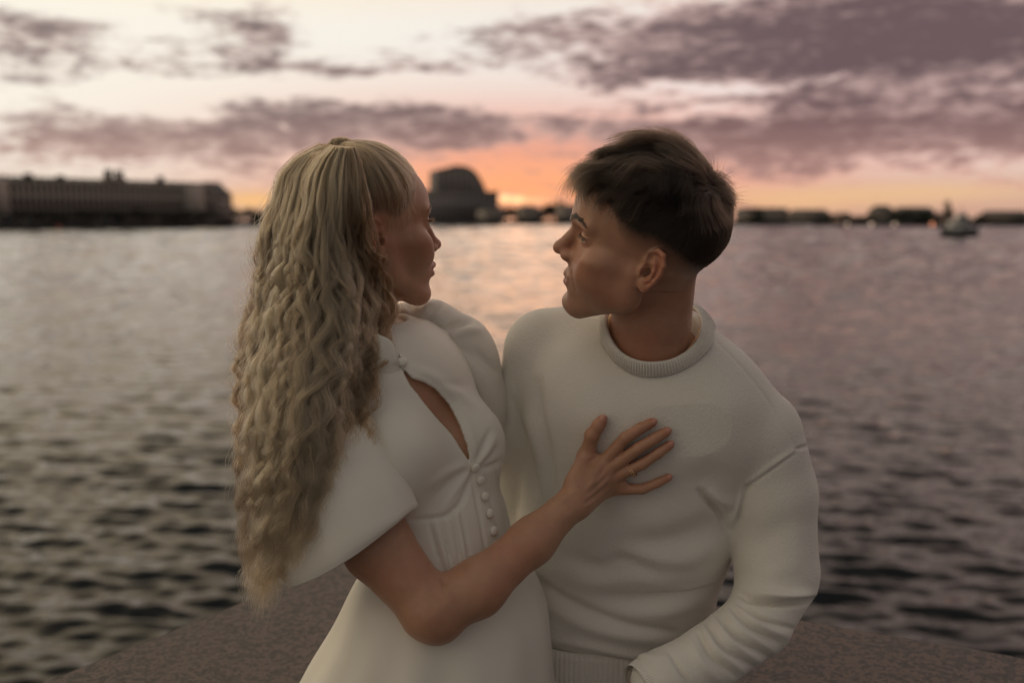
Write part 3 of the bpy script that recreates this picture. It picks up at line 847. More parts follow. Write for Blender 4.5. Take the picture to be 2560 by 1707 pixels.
def neck_collar(dd):
    f = lambda a, b: dd(a, b) - .003
    lo = spline([P(*p) for p in [(998, 909, f(998, 912)), (962, 918, f(962, 918)), (905, 907, f(905, 907)), (850, 880, f(850, 890)), (830, 845, 1.44), (870, 812, 1.50), (950, 812, 1.50), (992, 850, 1.43), (1003, 904, f(1004, 908))]], 120)
    c = f(962, 918)
    hi = spline([P(*p) for p in [(992, 900, f(998, 912) - .001), (981, 856, c + .006), (946, 836, c + .006), (890, 815, c + .03), (862, 795, 1.44), (885, 775, 1.49), (945, 778, 1.49), (987, 794, 1.44), (1001, 890, f(1004, 908) + .002)]], 120)
    rows = [lo + (hi - lo)*t for t in np.linspace(0, 1, 10)]
    cen = lo.mean(0)
    out = unit((lo - cen) * [1, 1, 0])
    rows = [r + out*(.0025*math.sin(math.pi*t)) for r, t in zip(rows, np.linspace(0, 1, 10))]
    inner = [rows[-1] - out*.003, rows[4] - out*.004, rows[0] - out*.005]
    return loft(np.array([lo + out*.001 - [0, 0, .012]] + rows + inner), closed=False)
# ------------------------------------------------------------------ hair strands
def curves_obj(name, strands, radii, mat, parent, tone=None):
    """strands (n, k, 3) world points"""
    S = np.asarray(strands, np.float32); n, k = S.shape[:2]
    c = bpy.data.hair_curves.new(name)
    c.add_curves([k] * n)
    c.attributes['position'].data.foreach_set('vector', S.ravel())
    ra = c.attributes.get('radius') or c.attributes.new('radius', 'FLOAT', 'POINT')
    rr = np.broadcast_to(np.asarray(radii, np.float32), (n, k))
    ra.data.foreach_set('value', np.ascontiguousarray(rr).ravel())
    ta = c.attributes.new('tone', 'FLOAT', 'CURVE'); ta.data.foreach_set('value', np.ascontiguousarray(np.broadcast_to(np.float32(.35) if tone is None else np.asarray(tone, np.float32), (n,))))
    c.materials.append(mat)
    o = bpy.data.objects.new(name, c); COL.objects.link(o)
    if parent is not None: o.parent = parent
    return o

def sphere_dirs(n, seed):
    r = np.random.default_rng(seed); v = r.normal(size=(n, 3)); return unit(v)

MAN_C = np.array([0, -1.5, 4.9]); WOM_C = np.array([0, -1.2, 4.5])
def radial_map(V, F, c):
    """distance from c to the head's skin in every direction"""
    from mathutils.bvhtree import BVHTree
    bt = BVHTree.FromPolygons([tuple(v) for v in V.tolist()], [tuple(f) for f in F.tolist()])
    nt, npn = 72, 144
    M = np.zeros((nt, npn))
    for i, th in enumerate(np.linspace(0, math.pi, nt)):
        for j, ph in enumerate(np.linspace(-math.pi, math.pi, npn)):
            d = Vector((math.sin(th)*math.cos(ph), math.sin(th)*math.sin(ph), math.cos(th)))
            h = bt.ray_cast(Vector(c), d)
            M[i, j] = h[3] if h[0] is not None else 8.
    def f(d):
        th = np.arccos(np.clip(d[..., 2], -1, 1))/math.pi*(nt - 1); ph = (np.arctan2(d[..., 1], d[..., 0]) + math.pi)/(2*math.pi)*(npn - 1)
        i = np.clip(th.astype(int), 0, nt-2); j = np.clip(ph.astype(int), 0, npn-2); a = th - i; b = ph - j
        return M[i, j]*(1-a)*(1-b) + M[i+1, j]*a*(1-b) + M[i, j+1]*(1-a)*b + M[i+1, j+1]*a*b
    return f
def man_hair(rmap):
    r = np.random.default_rng(11)
    c = np.array([0, -1.5, 4.9]); rad = np.array([7.5, 9.7, 8.6])
    def toU(p): return unit((np.asarray(p, float) - c) / rad)
    u = sphere_dirs(100000, 5)
    p = c + u * rad
    edge = np.interp(p[:, 1], *MAN_EDGE)
    above = p[:, 2] - edge + r.normal(0, .35, len(p))
    keep = r.uniform(size=len(p)) < np.clip((above + .9)/np.where(p[:, 1] > 3.4, .9, 3.4), 0, 1)**1.4
    u, p, above = u[keep], p[keep], np.maximum(above[keep], 0)
    n = len(u)
    whorl = toU((-2.6, -7.2, 10.6))
    fwd = np.array([0, 1., 0])
    top = sstep_(u[:, 2], .42, .78)
    back = sstep_(-p[:, 1], 5.0, 9.0)
    ang = np.arccos(np.clip(u @ whorl, -1, 1))
    K = 190
    cu = u[r.choice(n, K, replace=False)]
    near = np.argmax(u @ cu.T, axis=1)
    cj = r.normal(0, 1, (K, 4)).clip(-1.8, 1.8)
    swirl = np.cross(whorl, u)
    radial = unit(u - whorl)
    down = np.array([0, .25, -1.])
    flow = radial*.9 + swirl*.5*np.exp(-(ang/.6)**2)[:, None] + fwd*(1.2*top*(1 - back))[:, None] + down*((1 - top)*1.0 + back*.7)[:, None] + np.array([0, .5, 0])*((1-top)*(1-back))[:, None]
    flow += np.array([-.55, 0, 0])*(top*(1 - back)*np.clip((9 - p[:, 1])/9, 0, 1))[:, None]
    flow += cj[near, :3]*(.12 + .34*top)[:, None] + r.normal(0, .08, (n, 3))
    flow -= u*(flow*u).sum(1, keepdims=True)
    flow = unit(flow)
    side_len = np.clip(.14 + above*.40, .14, 2.6)
    L = side_len*(1 - top) + top*(5.6 - 1.6*back)
    L = np.where(back > .5, np.minimum(L, .3 + above*.45), L)*r.uniform(.75, 1.1, n)*(1 + .15*cj[near, 3])
    L = L*(1 - .22*sstep_(p[:, 1], 3.5, 7.0)*top)
    front = sstep_(p[:, 1], 2.5, 7.0)*top
    H = (.06 + .26*np.clip(above/3.2, 0, 2.0))*(1 - top) + top*(2.9 - 1.2*back)
    H = H*(1 + .1*front)*r.uniform(.25, 1.0, n)*(1 + .42*top*cj[near, 0])
    k = 14
    t = np.linspace(0, 1, k)[None, :, None]
    ga = (L/8.6)[:, None, None]*t
    cen = cu[near]
    pull = (.9*top)[:, None, None]*t**1.1*.8
    base = u[:, None]*(1 - pull) + cen[:, None]*pull
    # arcs: each clump bends sideways as it goes
    sidev = np.cross(flow, u)
    bend = ((.26*cj[near, 1] - .12)*top)[:, None, None]*t**2 + ((.08*cj[near, 2])*top)[:, None, None]*np.sin(5*t + cj[near, 3][:, None, None]*2)
    d = unit(base + flow[:, None]*np.tan(np.clip(ga, 0, 1.1)) + sidev[:, None]*bend)
    tt = t[..., 0]
    hh = H[:, None]*(tt**.5) - front[:, None]*tt**2.5*(1.7 + .9*cj[near, 0][:, None])
    dr_ = unit(d*rad); S = c + dr_*(rmap(dr_) - .03 + np.maximum(hh, .02))[..., None]
    tuft = (ang < .36) & (r.uniform(size=n) < .10)
    S[tuft] += (np.array([0, -1.0, .8]) + cj[near[tuft], :3]*.6 + r.normal(0, .25, (tuft.sum(), 3)))[:, None]*(t**1.8)*r.uniform(.3, 1.1, (tuft.sum(), 1, 1))
    W = MH.world(S.reshape(-1, 3)).reshape(S.shape)
    rad_ = np.linspace(.00014, .00005, k)[None]*np.ones((n, 1))
    return W, rad_, np.clip(.30 + .22*cj[near, 3]*top - .1*(1 - top), 0, 1)
def sstep_(x, a, b):
    t = np.clip((x - a)/(b - a), 0, 1); return t*t*(3 - 2*t)

def woman_hair(dsurf, rmap):
    """dsurf(px, py): depth of whatever the hair lies on (sleeve, back)"""
    r = np.random.default_rng(23)
    ys = np.array([366, 400, 440, 500, 560, 620, 700, 780, 860, 940, 1020, 1100, 1200, 1300, 1400, 1520.])
    Lx = np.array([806, 742, 705, 690, 668, 660, 650, 634, 616, 612, 613, 612, 610, 614, 620, 624.])
    Rx = np.array([884, 896, 904, 912, 916, 924, 952, 966, 950, 925, 905, 900, 880, 850, 785, 735.])
    d0 = np.array([1.425, 1.425, 1.42, 1.42, 1.415, 1.41, 1.405, 1.40, 1.38, 1.35, 1.33, 1.31, 1.30, 1.295, 1.29, 1.285])
    T = np.array([.02, .05, .075, .10, .12, .125, .125, .125, .12, .11, .105, .10, .09, .085, .075, .065])
    strands, radii, tones = [], [], []
    k = 72
    def lock(a, layer, n, width, yend, amp, lam, ystart=368, seed_phase=None, tight=1., tone=.35):
        y = np.linspace(ystart, yend, k)
        xl, xr = np.interp(y, ys, Lx), np.interp(y, ys, Rx)
        # each lock wanders across the mass a little
        wa = a + .05*np.sin(y/170 + r.uniform(0, 6.28)) * np.clip((y-420)/200, 0, 1)
        x = xl + (xr - xl) * wa
        e = np.clip(2*wa - 1, -1, 1)
        dd = np.interp(y, ys, d0) - np.interp(y, ys, T) * np.sqrt(np.maximum(1 - .92*e*e, .0)) * (1 - .0*layer) + layer
        ds = np.array([dsurf(px, py) for px, py in zip(x, y)])
        dd = np.minimum(dd, ds - .004 + min(layer, 0) - .010*(layer < .015))
        dd = np.convolve(np.pad(dd, 6, mode='edge'), np.ones(13)/13, 'valid')
        path = np.array([P(px, py, q) for px, py, q in zip(x, y, dd)])
        s = np.concatenate([[0], np.cumsum(np.linalg.norm(np.diff(path, axis=0), axis=1))])
        tn = unit(np.gradient(path, axis=0))
        view = unit(path - CAMP); side = unit(np.cross(tn, view)); dep = unit(np.cross(side, tn))
        g = np.interp(s, [0, .02, .08, .16, .30], [0, .05, .35, .85, 1.])
        lam_s = lam * np.interp(s, [0, .10, .18, .5], [2.4, 1.7, 1.15, 1.0])
        ph = np.cumsum(np.gradient(s) / lam_s) * 2*np.pi + (seed_phase if seed_phase is not None else r.uniform(0, 6.28))
        ph = ph + .9*np.sin(s/.055*r.uniform(.6, 1.2) + r.uniform(0, 6.28)) + .5*np.sin(s/.021 + r.uniform(0, 6.28))
        A = amp * (.88 + .42*np.sin(s/.045*r.uniform(.6, 1.3) + r.uniform(0, 6.28))) * g * (1 - .35*np.clip((s - .75*s[-1])/(.25*s[-1]), 0, 1))
        hand = r.choice([-1, 1])*r.uniform(.05, .35)
        path = path + side*(A*np.sin(ph))[:, None] + dep*(hand*A*np.cos(ph))[:, None]
        o = r.normal(0, 1, (n, 2)) * [width, width*.55]
        w = np.interp(s/s[-1], [0, .12, .4, .8, 1], [.45, .8, 1, .85, .3 * tight])
        fr = r.normal(0, 1, (n, 3))
        # stray drift of single strands
        dr = np.cumsum(np.cumsum(r.normal(0, .00003, (n, k, 1)), axis=1), axis=1) * g[None, :, None] * .5
        dph = r.normal(0, .10, (n, 1))
        A2 = (A*.5)[None] * np.sin(ph[None] + dph) - (A*.5)[None] * np.sin(ph[None])
        S = path[None] + side[None]*((o[:, :1]*w[None] + A2))[..., None] + dep[None]*(o[:, 1:]*w[None])[..., None] + side[None]*dr + dep[None]*dr[::-1]*.6
        cut = r.uniform(.86, 1.0, n)
        idx = np.clip(cut[:, None]*(k-1)*np.linspace(0, 1, k)[None], 0, k-1)
        i0 = np.floor(idx).astype(int).clip(0, k-2); f = (idx - i0)[..., None]
        S = np.take_along_axis(S, i0[..., None], 1)*(1-f) + np.take_along_axis(S, i0[..., None]+1, 1)*f
        strands.append(S); tones.append(np.full(n, tone))
        radii.append(np.interp(np.linspace(0, 1, k), [0, .05, .8, 1], [.00012, .00015, .00013, .00005])[None]*np.ones((n, 1)))
    # inner layer, toned dark to put shade in the gaps, then outer layer
    for i in range(60):
        a = r.uniform(.02, .86)
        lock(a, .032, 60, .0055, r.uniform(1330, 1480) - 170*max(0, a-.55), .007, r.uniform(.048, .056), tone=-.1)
    order = np.linspace(.0, .96, 58) + r.normal(0, .008, 58)
    for i, a in enumerate(order):
        thin = a > .82
        yend = np.interp(a, [0, .3, .6, .8, 1], [1510, 1490, 1420, 1380, 1330]) + r.normal(0, 28)
        lay = r.uniform(-.014, .018)
        lock(float(np.clip(a, 0, .985)), lay, 26 if thin else 120,   .0015 if thin else r.uniform(.0018, .0034), yend, r.uniform(.0042, .0088), r.uniform(.044, .070), tone=float(np.clip(.42 - lay*22 + r.normal(0, .12), 0, .8)), tight=.7)  # tone darkens with depth, painting shade into the deeper locks
    for i in range(40):    # finer locks riding on top
        a = float(np.clip(r.beta(1.2, 1.5)*.9, 0, .9))
        lock(a, r.uniform(-.014, -.004), 34, r.uniform(.0010, .0018), r.uniform(1250, 1500) - 150*max(0, a-.55), r.uniform(.0045, .0095), r.uniform(.042, .070), tone=r.uniform(.35, .75), tight=.6)
    for i in range(22):    # loose tendrils over the sleeve and bodice
        a = r.uniform(.78, 1.06)
        lock(a, -.003, r.integers(16, 34), .0011, r.uniform(1200, 1440), r.uniform(.006, .010), r.uniform(.050, .066), tight=.5, tone=r.uniform(.0, .3))
    for i in range(12):    # straight thin ends hanging below the mass
        a = r.uniform(.02, .55)
        lock(a, .006, 26, .0030, r.uniform(1480, 1540), .003, .06, tight=1.2, tone=.2)
    for i in range(150):   # fly-aways
        a = float(r.choice([r.uniform(-.06, .1), r.uniform(.0, 1.0)]))
        lock(a, r.uniform(-.016, .0), 1, .002, r.uniform(900, 1480), r.uniform(.006, .011), r.uniform(.045, .075))
    S1, R1, T1 = np.concatenate(strands), np.concatenate(radii), np.concatenate(tones)
    # the half combed up from forehead and temples into the knot, in the head's own frame
    c = np.array([0, -1.2, 4.5]); rad = np.array([7.2, 9.0, 8.0])
    def toU(p): return unit((np.asarray(p, float) - c) / rad)
    u = sphere_dirs(26000, 9); p = c + u*rad
    edge = np.interp(p[:, 1], *WOM_EDGE)
    ab_ = p[:, 2] - edge
    keep = (r.uniform(size=len(p)) < np.clip((ab_ + .5)/1.6, 0, 1)**1.2) & (p[:, 1] > -3.5)
    u = u[keep]; n = len(u); kk = 26
    kn = WH.local(P(872, 372, 1.36)); knots = unit(toU(kn)[None] + r.normal(0, .035, (n, 3)))
    t = np.linspace(0, 1, kk)[None, :, None]
    cu = u[r.choice(n, 90, replace=False)]; near = np.argmax(u @ cu.T, 1)
    pull = .75*np.sin(np.pi*np.clip(t, 0, 1))
    base = u[:, None]*(1-t) + knots[:, None]*t
    cb = cu[near][:, None]*(1-t) + knots[:, None]*t
    d = unit(base*(1-pull) + cb*pull)
    hgt = (.04 + .80*np.sin(np.pi*t[..., 0])**.8 + 1.0*t[..., 0]**3) * (r.uniform(.5, 1.1, n) + .12*np.sin(near*1.7))[:, None]
    dr_ = unit(d*rad); S = c + dr_*(rmap(dr_) - .05 + hgt)[..., None]
    S += (r.normal(0, .05, (n, 1, 3)))*np.sin(np.pi*t)
    S2 = WH.world(S.reshape(-1, 3)).reshape(S.shape)
    R2 = np.interp(np.linspace(0, 1, kk), [0, .1, 1], [.00008, .00015, .00015])[None]*np.ones((n, 1))
    # the knot: a short twisted loop at the crown, and the far side combed in from the left
    tw = []
    for j in range(900):
        q = r.uniform(0, 1); tt = np.linspace(0, 1, kk)
        ph = q*6.28 + tt*4.2
        cx = np.interp(tt, [0, .25, .6, 1], [806, 826, 862, 892]); cy = np.interp(tt, [0, .25, .6, 1], [386, 366, 366, 382])
        rr = np.interp(tt, [0, .4, .8, 1], [.007, .0125, .0115, .006]) * r.uniform(.6, 1.05)
        dc = 1.375
        tw.append([P(a, b, dc) + np.array([0, -1, 0])*math.cos(f)*g_ + np.array([.25, 0, .97])*math.sin(f)*g_ for a, b, f, g_ in zip(cx, cy, ph, rr)])
    S3 = np.array(tw); R3 = np.full((900, kk), .00015)
    bl = []
    for j in range(2200):
        q = r.uniform(0, 1); tt = np.linspace(0, 1, kk)
        x0, y0 = np.interp(q, [0, .5, 1], [700, 745, 800]) + r.normal(0, 4), np.interp(q, [0, .5, 1], [470, 420, 395]) + r.normal(0, 6)
        dd0 = 1.42 - .09*q*r.uniform(.3, 1)
        x = x0 + (818 - x0)*tt; y = y0 + (374 - y0)*np.sin(tt*math.pi/2)**.75 - 8*np.sin(math.pi*tt)*(1-q)
        dd = dd0 + (1.378 - dd0)*tt - .015*np.sin(math.pi*tt)
        bl.append([P(a, b, e) for a, b, e in zip(x, y, dd)])
    S4 = np.array(bl); R4 = np.full((2200, kk), .00014)
    # wisps at the temple and nape edge
    ws = []
    for j in range(120):
        a = np.array([np.interp(j/120, [0, 1], [1036, 950]), np.interp(j/120, [0, 1], [448, 560])]) + r.normal(0, 8, 2)
        L = r.uniform(40, 130); th = r.uniform(.9, 2.0)
        tt = np.linspace(0, 1, kk)
        x = a[0] + L*tt*math.cos(th)*.35 + r.normal(0, 10)*tt**2; y = a[1] + L*tt*math.sin(th)
        ws.append([P(q[0], q[1], 1.338 - .004*math.sin(3*e) + .02*(q[0]-950)/90*.6) for q, e in zip(np.stack([x, y], 1), tt)])
    S5 = np.array(ws); R5 = np.linspace(.00009, .00004, kk)[None]*np.ones((120, 1))
    return (S1, R1, T1), [(S2, R2), (S3, R3), (S4, R4), (S5, R5)]
# ------------------------------------------------------------------ people
def tag(o, label=None, cat=None, group=None, kind=None):
    for k, v in (('label', label), ('category', cat), ('group', group), ('kind', kind)):
        if v: o[k] = v
    return o
def seg_dist(p, pts):
    best = np.full(len(p), 1e9)
    for a, b in zip(pts[:-1], pts[1:]):
        a = np.array(a, float); b = np.array(b, float); ba = b - a
        t = np.clip(((p - a) @ ba) / (ba @ ba + 1e-12), 0, 1)
        best = np.minimum(best, np.linalg.norm(p - a - t[:, None]*ba, axis=1))
    return best
def sstep(x, a, b):
    t = np.clip((x - a) / (b - a), 0, 1); return t*t*(3 - 2*t)
def body_object(name, parts, mat):
    V, F = join([p[:2] for p in parts])
    at = {k: np.concatenate([p[2].get(k, np.zeros(len(p[0]))) for p in parts]) for k in ('lip', 'flush', 'beard', 'scalp')}
    return mesh_obj(name, V, F, mat, attrs=at)
def lathe(prof, n=24):
    th = np.linspace(0, 2*np.pi, n, endpoint=False)
    rings = [np.stack([r*np.cos(th), r*np.sin(th), np.full(n, z)], 1) for r, z in prof]
    return loft(np.array(rings))
def orient(V, pos, normal):
    z = unit(normal); x = unit(np.cross([0, 0, 1.], z) if abs(z[2]) < .95 else np.cross([1., 0, 0], z)); y = np.cross(z, x)
    return pos + V @ np.stack([x, y, z])
def ribbed_band(lo, hi, ribs, bulge, amp, rows=9, closed=True, inner=.006):
    """knitted rib band between two loops of equal count"""
    n = len(lo); th = np.arange(n)/n*ribs*2*np.pi
    cen = (lo + hi).mean(0)/2
    t_dir = unit(hi - lo); tan = unit(np.roll(lo, -1, 0) - np.roll(lo, 1, 0)); out = unit(np.cross(tan, t_dir))
    if ((lo - lo.mean(0)) * out).sum() < 0: out = -out
    rib = amp * np.sign(np.cos(th)) * np.abs(np.cos(th))**.6
    R_ = []
    for t in np.linspace(0, 1, rows):
        e = math.sin(math.pi*min(max(t, .04), .96))
        R_.append(lo + (hi - lo)*t + out*(bulge*e**.6 + rib*min(1, e*2))[:, None])
    R_.append(hi - out*inner*.5); R_.append((lo + hi)/2 - out*inner); R_.append(lo - out*inner)
    return loft(np.array(R_), closed)
def strands_on(Vl, Nl, mask, n, direc, length, lift, seed, k=6):
    r = np.random.default_rng(seed); idx = r.choice(np.where(mask)[0], n)
    p = Vl[idx] + r.normal(0, .06, (n, 3)); nn = Nl[idx]
    d = direc(Vl[idx]) + r.normal(0, .18, (n, 3)); d -= nn*(d*nn).sum(1, keepdims=True)*.8; d = unit(d)
    t = np.linspace(0, 1, k)[None, :, None]; L = (length*r.uniform(.6, 1.15, n))[:, None, None]
    return p[:, None] + d[:, None]*L*t + nn[:, None]*L*lift*(t - .5*t*t)

# ---- the man
SW_V, SW_F = sweater_mesh()
d_sweater = depth_lookup(SW_V)
def head_parts(male, HF, neckw, neck_r, near):
    g = build_head(male, [HF.local(p) for p in neckw], neck_r, near)
    V, F = g.mesh(); V = smooth(V, F, 2, .5)
    ax_, y_, z_ = np.abs(V[:, 0]), V[:, 1], V[:, 2]
    w_ = (sstep(ax_, 2.9, 4.2)*sstep(y_, 1.2, 2.2)*sstep(8.2 - y_, 0, .8)*sstep(1.2 - z_, 0, 1.0)*sstep(z_, -10.5, -9))[:, None]
    Vs = smooth(V, F, 45, .5); V = V*(1 - w_) + Vs*w_
    return V, F, vnormals(V, F)
def face_masks(V, male):
    x, y, z = V.T; at = {}
    if male:
        up = [(-2.4, 8.2, -4.45), (-1.5, 9.3, -4.35), (0, 9.95, -4.25), (1.5, 9.3, -4.35), (2.4, 8.2, -4.45)]
        lo = [(-2.3, 8.2, -4.75), (-1.2, 9.4, -5.15), (0, 9.8, -5.35), (1.2, 9.4, -5.15), (2.3, 8.2, -4.75)]
    else:
        up = [(-2.1, 7.9, -4.75), (-1.3, 9.1, -4.5), (0, 9.8, -4.35), (1.3, 9.1, -4.5), (2.1, 7.9, -4.75)]
        lo = [(-2.0, 7.9, -4.95), (-1.1, 9.1, -5.35), (0, 9.65, -5.45), (1.1, 9.1, -5.35), (2.0, 7.9, -4.95)]
    d = np.minimum(seg_dist(V, up), seg_dist(V, lo)); at['lip'] = 1 - sstep(d, .30, .56)
    nose = np.exp(-((np.linalg.norm(V - [0, 10.8, -1.0], axis=1)/1.6)**2))
    ear = sstep(np.abs(x), 7.0, 8.2) * (np.abs(y + 2) < 4)
    cheek = np.exp(-(((np.abs(x) - 4.6)/2.2)**2 + ((y - 6.3)/2.4)**2 + ((z + 1.4)/1.8)**2))
    at['flush'] = np.clip(.7*nose + .8*ear + .6*cheek, 0, 1)
    if not male:
        edge = np.interp(y, *WOM_EDGE)
        at['scalp'] = .6*sstep(z - edge, -.2, 1.2)*(1 - sstep((x/7.2)**2 + ((y + 1.2)/9.0)**2 + ((z - 4.5)/8.0)**2, 1.12, 1.25)*(z < 4.0)*(y > -5.5)*(y < 2.5))
    if male:
        edge = np.interp(y, *MAN_EDGE)
        ok = 1 - sstep((x/7.5)**2 + ((y + 1.5)/9.7)**2 + ((z - 4.9)/8.6)**2, 1.10, 1.22)*(z < 4.2)*(y > -5.5)*(y < 2.5)*(np.abs(x) > 6.3)
        fade = np.interp(y, [-6, 2, 3.2, 4.2], [3.6, 2.8, 2.0, .5]); rise = np.interp(y, [2, 4.2], [.9, .5])
        at['scalp'] = np.clip((z - edge + fade) / (fade + rise), 0, 1)**1.15 * ok * sstep(z, -7, -4.5) * .97
        at['beard'] = .22 * sstep(-z, 1.0, 6.5) * sstep(y, -1, 5) * sstep(-z, -12, 3) * (1 - sstep(-z, 10.5, 12.5)) * (1 - at['lip'])
    return at
hv, hf, hn = head_parts(True, MH, [P(1655, 600, 1.39), P(1628, 800, 1.43), P(1600, 950, 1.48)], [5.2, 5.7, 7.0], -1)
def man_torso():
    g = Grid([-.12, .98, 0.02], [.52, 1.78, 1.62], .009)
    g.ell(P(1610, 1120, 1.52), (.155, .085, .17)); g.ell(P(1550, 1360, 1.575), (.14, .085, .17), .06); g.ell(P(1525, 1560, 1.60), (.13, .095, .11), .05)
    g.cone(P(1640, 870, 1.50), P(1885, 1070, 1.475), .045, .048, .05); g.cone(P(1600, 860, 1.51), P(1372, 890, 1.545), .045, .05, .05)
    g.chain([P(1898, 1085, 1.475), P(1945, 1440, 1.49), P(1885, 1560, 1.45), P(1775, 1645, 1.405), P(1620, 1725, 1.37), P(1540, 1800, 1.38)], [.046, .036, .030, .028, .023, .024], .01)
    g.chain([P(1365, 895, 1.55), P(1290, 1290, 1.62), P(1150, 1370, 1.62), P(1010, 1400, 1.57)], [.048, .04, .034, .028], .02)
    for hx, kx in ((.06, .16), (.21, .38)):
        g.chain([np.array([hx, 1.57, .92]), np.array([kx, 1.10, .68]), np.array([kx + .02, 1.04, .40]), np.array([kx + .02, 1.00, .10])], [.075, .060, .05, .036], .03)
        g.cone((kx + .02, 1.00, .07), (kx + .04, .86, .055), .04, .03, .03)
    return g.mesh()
mt = man_torso()
man = body_object('person', [(MH.world(hv), hf, face_masks(hv, True)), (mt[0], mt[1], {})], M_SKIN_M)
tag(man, 'person in a cream crew-neck sweater, short brown hair, one hand in the pocket', 'person')
sweater = mesh_obj('sweater', SW_V, SW_F, M_KNIT, man)
lo = [(1502, 838, 0), (1522, 886, 0), (1560, 922, 0), (1612, 940, 0), (1680, 934, 0), (1742, 902, 0), (1780, 858, 0), (1788, 815, 1.53), (1745, 772, 1.565), (1650, 752, 1.575), (1560, 762, 1.56), (1506, 795, 1.51)]
hi = [(1512, 805, 1.425), (1528, 852, 1.40), (1560, 888, 1.383), (1612, 906, 1.376), (1676, 900, 1.382), (1728, 868, 1.40), (1752, 826, 1.43), (1752, 790, 1.475), (1722, 758, 1.515), (1640, 742, 1.53), (1560, 752, 1.51), (1515, 778, 1.47)]
lo = [(a, b, c if c else d_sweater(a, b) - .001) for a, b, c in lo]
def closed_spline(pts, n):
    p = np.array(pts); q = spline(np.concatenate([p[-2:], p, p[:3]]), n*4 + 1)
    m = len(p); tot = m + 4; a = int(round(2/tot*n*4)); b = int(round((2 + m)/tot*n*4))
    q = q[a:b]
    u = np.linspace(0, len(q), n, endpoint=False); qq = np.concatenate([q, q[:1]])
    return np.stack([np.interp(u, np.arange(len(qq)), qq[:, i]) for i in range(3)], 1)
NCOL = 840
lo_c, hi_c = closed_spline([P(*p) for p in lo], NCOL), closed_spline([P(*p) for p in hi], NCOL)
V, F = ribbed_band(lo_c, hi_c, 105, .004, .0011, 9)
mesh_obj('collar', V, F, M_KNIT, sweater)
def ell_loop(c, e1, e2, r1, r2, n):
    th = np.linspace(0, 2*np.pi, n, endpoint=False)
    return c + np.cos(th)[:, None]*r1*np.asarray(e1) + np.sin(th)[:, None]*r2*np.asarray(e2)
hem_c = P(1512, 1560, 1.60); hem_d = P(1508, 1765, 1.62)
lo_h = ell_loop(hem_d, [1, 0, 0], [0, 1, 0], .145, .118, 960); hi_h = ell_loop(hem_c, [1, 0, 0], [0, 1, 0], .149, .116, 960)
V, F = ribbed_band(lo_h, hi_h, 120, .004, .0013, 12)
mesh_obj('hem_band', V, F, M_KNIT, sweater)
ca, cb = P(1690, 1683, 1.385), P(1598, 1727, 1.362); ax = unit(cb - ca); e1 = unit(np.cross(ax, [0, 0, 1])); e2 = np.cross(e1, ax)
V, F = ribbed_band(ell_loop(cb, e1, e2, .036, .036, 560), ell_loop(ca, e1, e2, .0405, .0405, 560), 70, .002, .0011, 10)
mesh_obj('cuff', V, F, M_KNIT, sweater)
g = Grid([-.12, .94, 0.02], [.56, 1.78, 1.12], .008)
g.ell(P(1510, 1720, 1.62), (.138, .110, .085))
for hx, kx in ((.07, .16), (.20, .38)):
    g.chain([np.array([hx, 1.57, .92]), np.array([kx, 1.10, .68]), np.array([kx + .02, 1.04, .40]), np.array([kx + .02, 1.00, .14])], [.085, .076, .066, .058], .03)
V, F = g.mesh(); mesh_obj('trousers', V, F, M_TROUSER, man)
for kx in (.18, .40):
    g = Grid([kx - .09, .70, -.01], [kx + .11, 1.12, .15], .006)
    g.chain([(kx, 1.03, .06), (kx + .02, .86, .045), (kx + .03, .78, .035)], [.048, .046, .036], .02); g.cone((kx, 1.01, .07), (kx, 1.00, .12), .045, .042, .02)
    g.D = np.maximum(g.D, (.002 - g.xyz((slice(None),)*3)[2]).astype(np.float32))
    V, F = g.mesh(); mesh_obj('shoe', V, F, M_SHOE, man)
W, Rr, Tm = man_hair(radial_map(hv, hf, MAN_C))
hm = curves_obj('hair', W, Rr, M_HAIR_M, man, Tm)
# eyebrows, lashes, eyes
brow = []
for s in (-1, 1):
    line = [(s*1.0, 9.4, 4.1), (s*2.6, 9.0, 4.75), (s*4.2, 7.9, 4.7), (s*5.2, 6.7, 4.1)]
    zl = np.interp(hv[:, 0]*s, [.7, 1.2, 2.6, 4.2, 5.3], [3.9, 4.15, 4.7, 4.6, 3.9]); hw = np.interp(hv[:, 0]*s, [.8, 2, 4, 5.3], [.36, .40, .30, .10])
    m = (np.abs(hv[:, 2] - zl) < hw) & (hv[:, 0]*s > .8) & (hv[:, 0]*s < 5.3) & (hv[:, 1] > 5)
    brow.append(strands_on(hv, hn, m, 950, lambda p, s=s: np.array([s*1., -.25, .10]) + np.zeros_like(p), .55, .10, 31 + s))
    lm = (np.abs(hv[:, 2] - 2.36 + .08*(hv[:, 0]*s - 3.3)**2) < .10) & (np.abs(hv[:, 0] - s*3.3) < 1.4) & (hv[:, 1] > 6.9)
    if lm.sum() > 5: brow.append(strands_on(hv, hn, lm, 70, lambda p, s=s: np.array([s*.5, 1., -.05]) + np.zeros_like(p), .6, .35, 41 + s))
B = np.concatenate(brow)
curves_obj('eyebrows', MH.world(B.reshape(-1, 3)).reshape(B.shape), np.linspace(.00019, .00007, B.shape[1])[None], M_LASH, man)
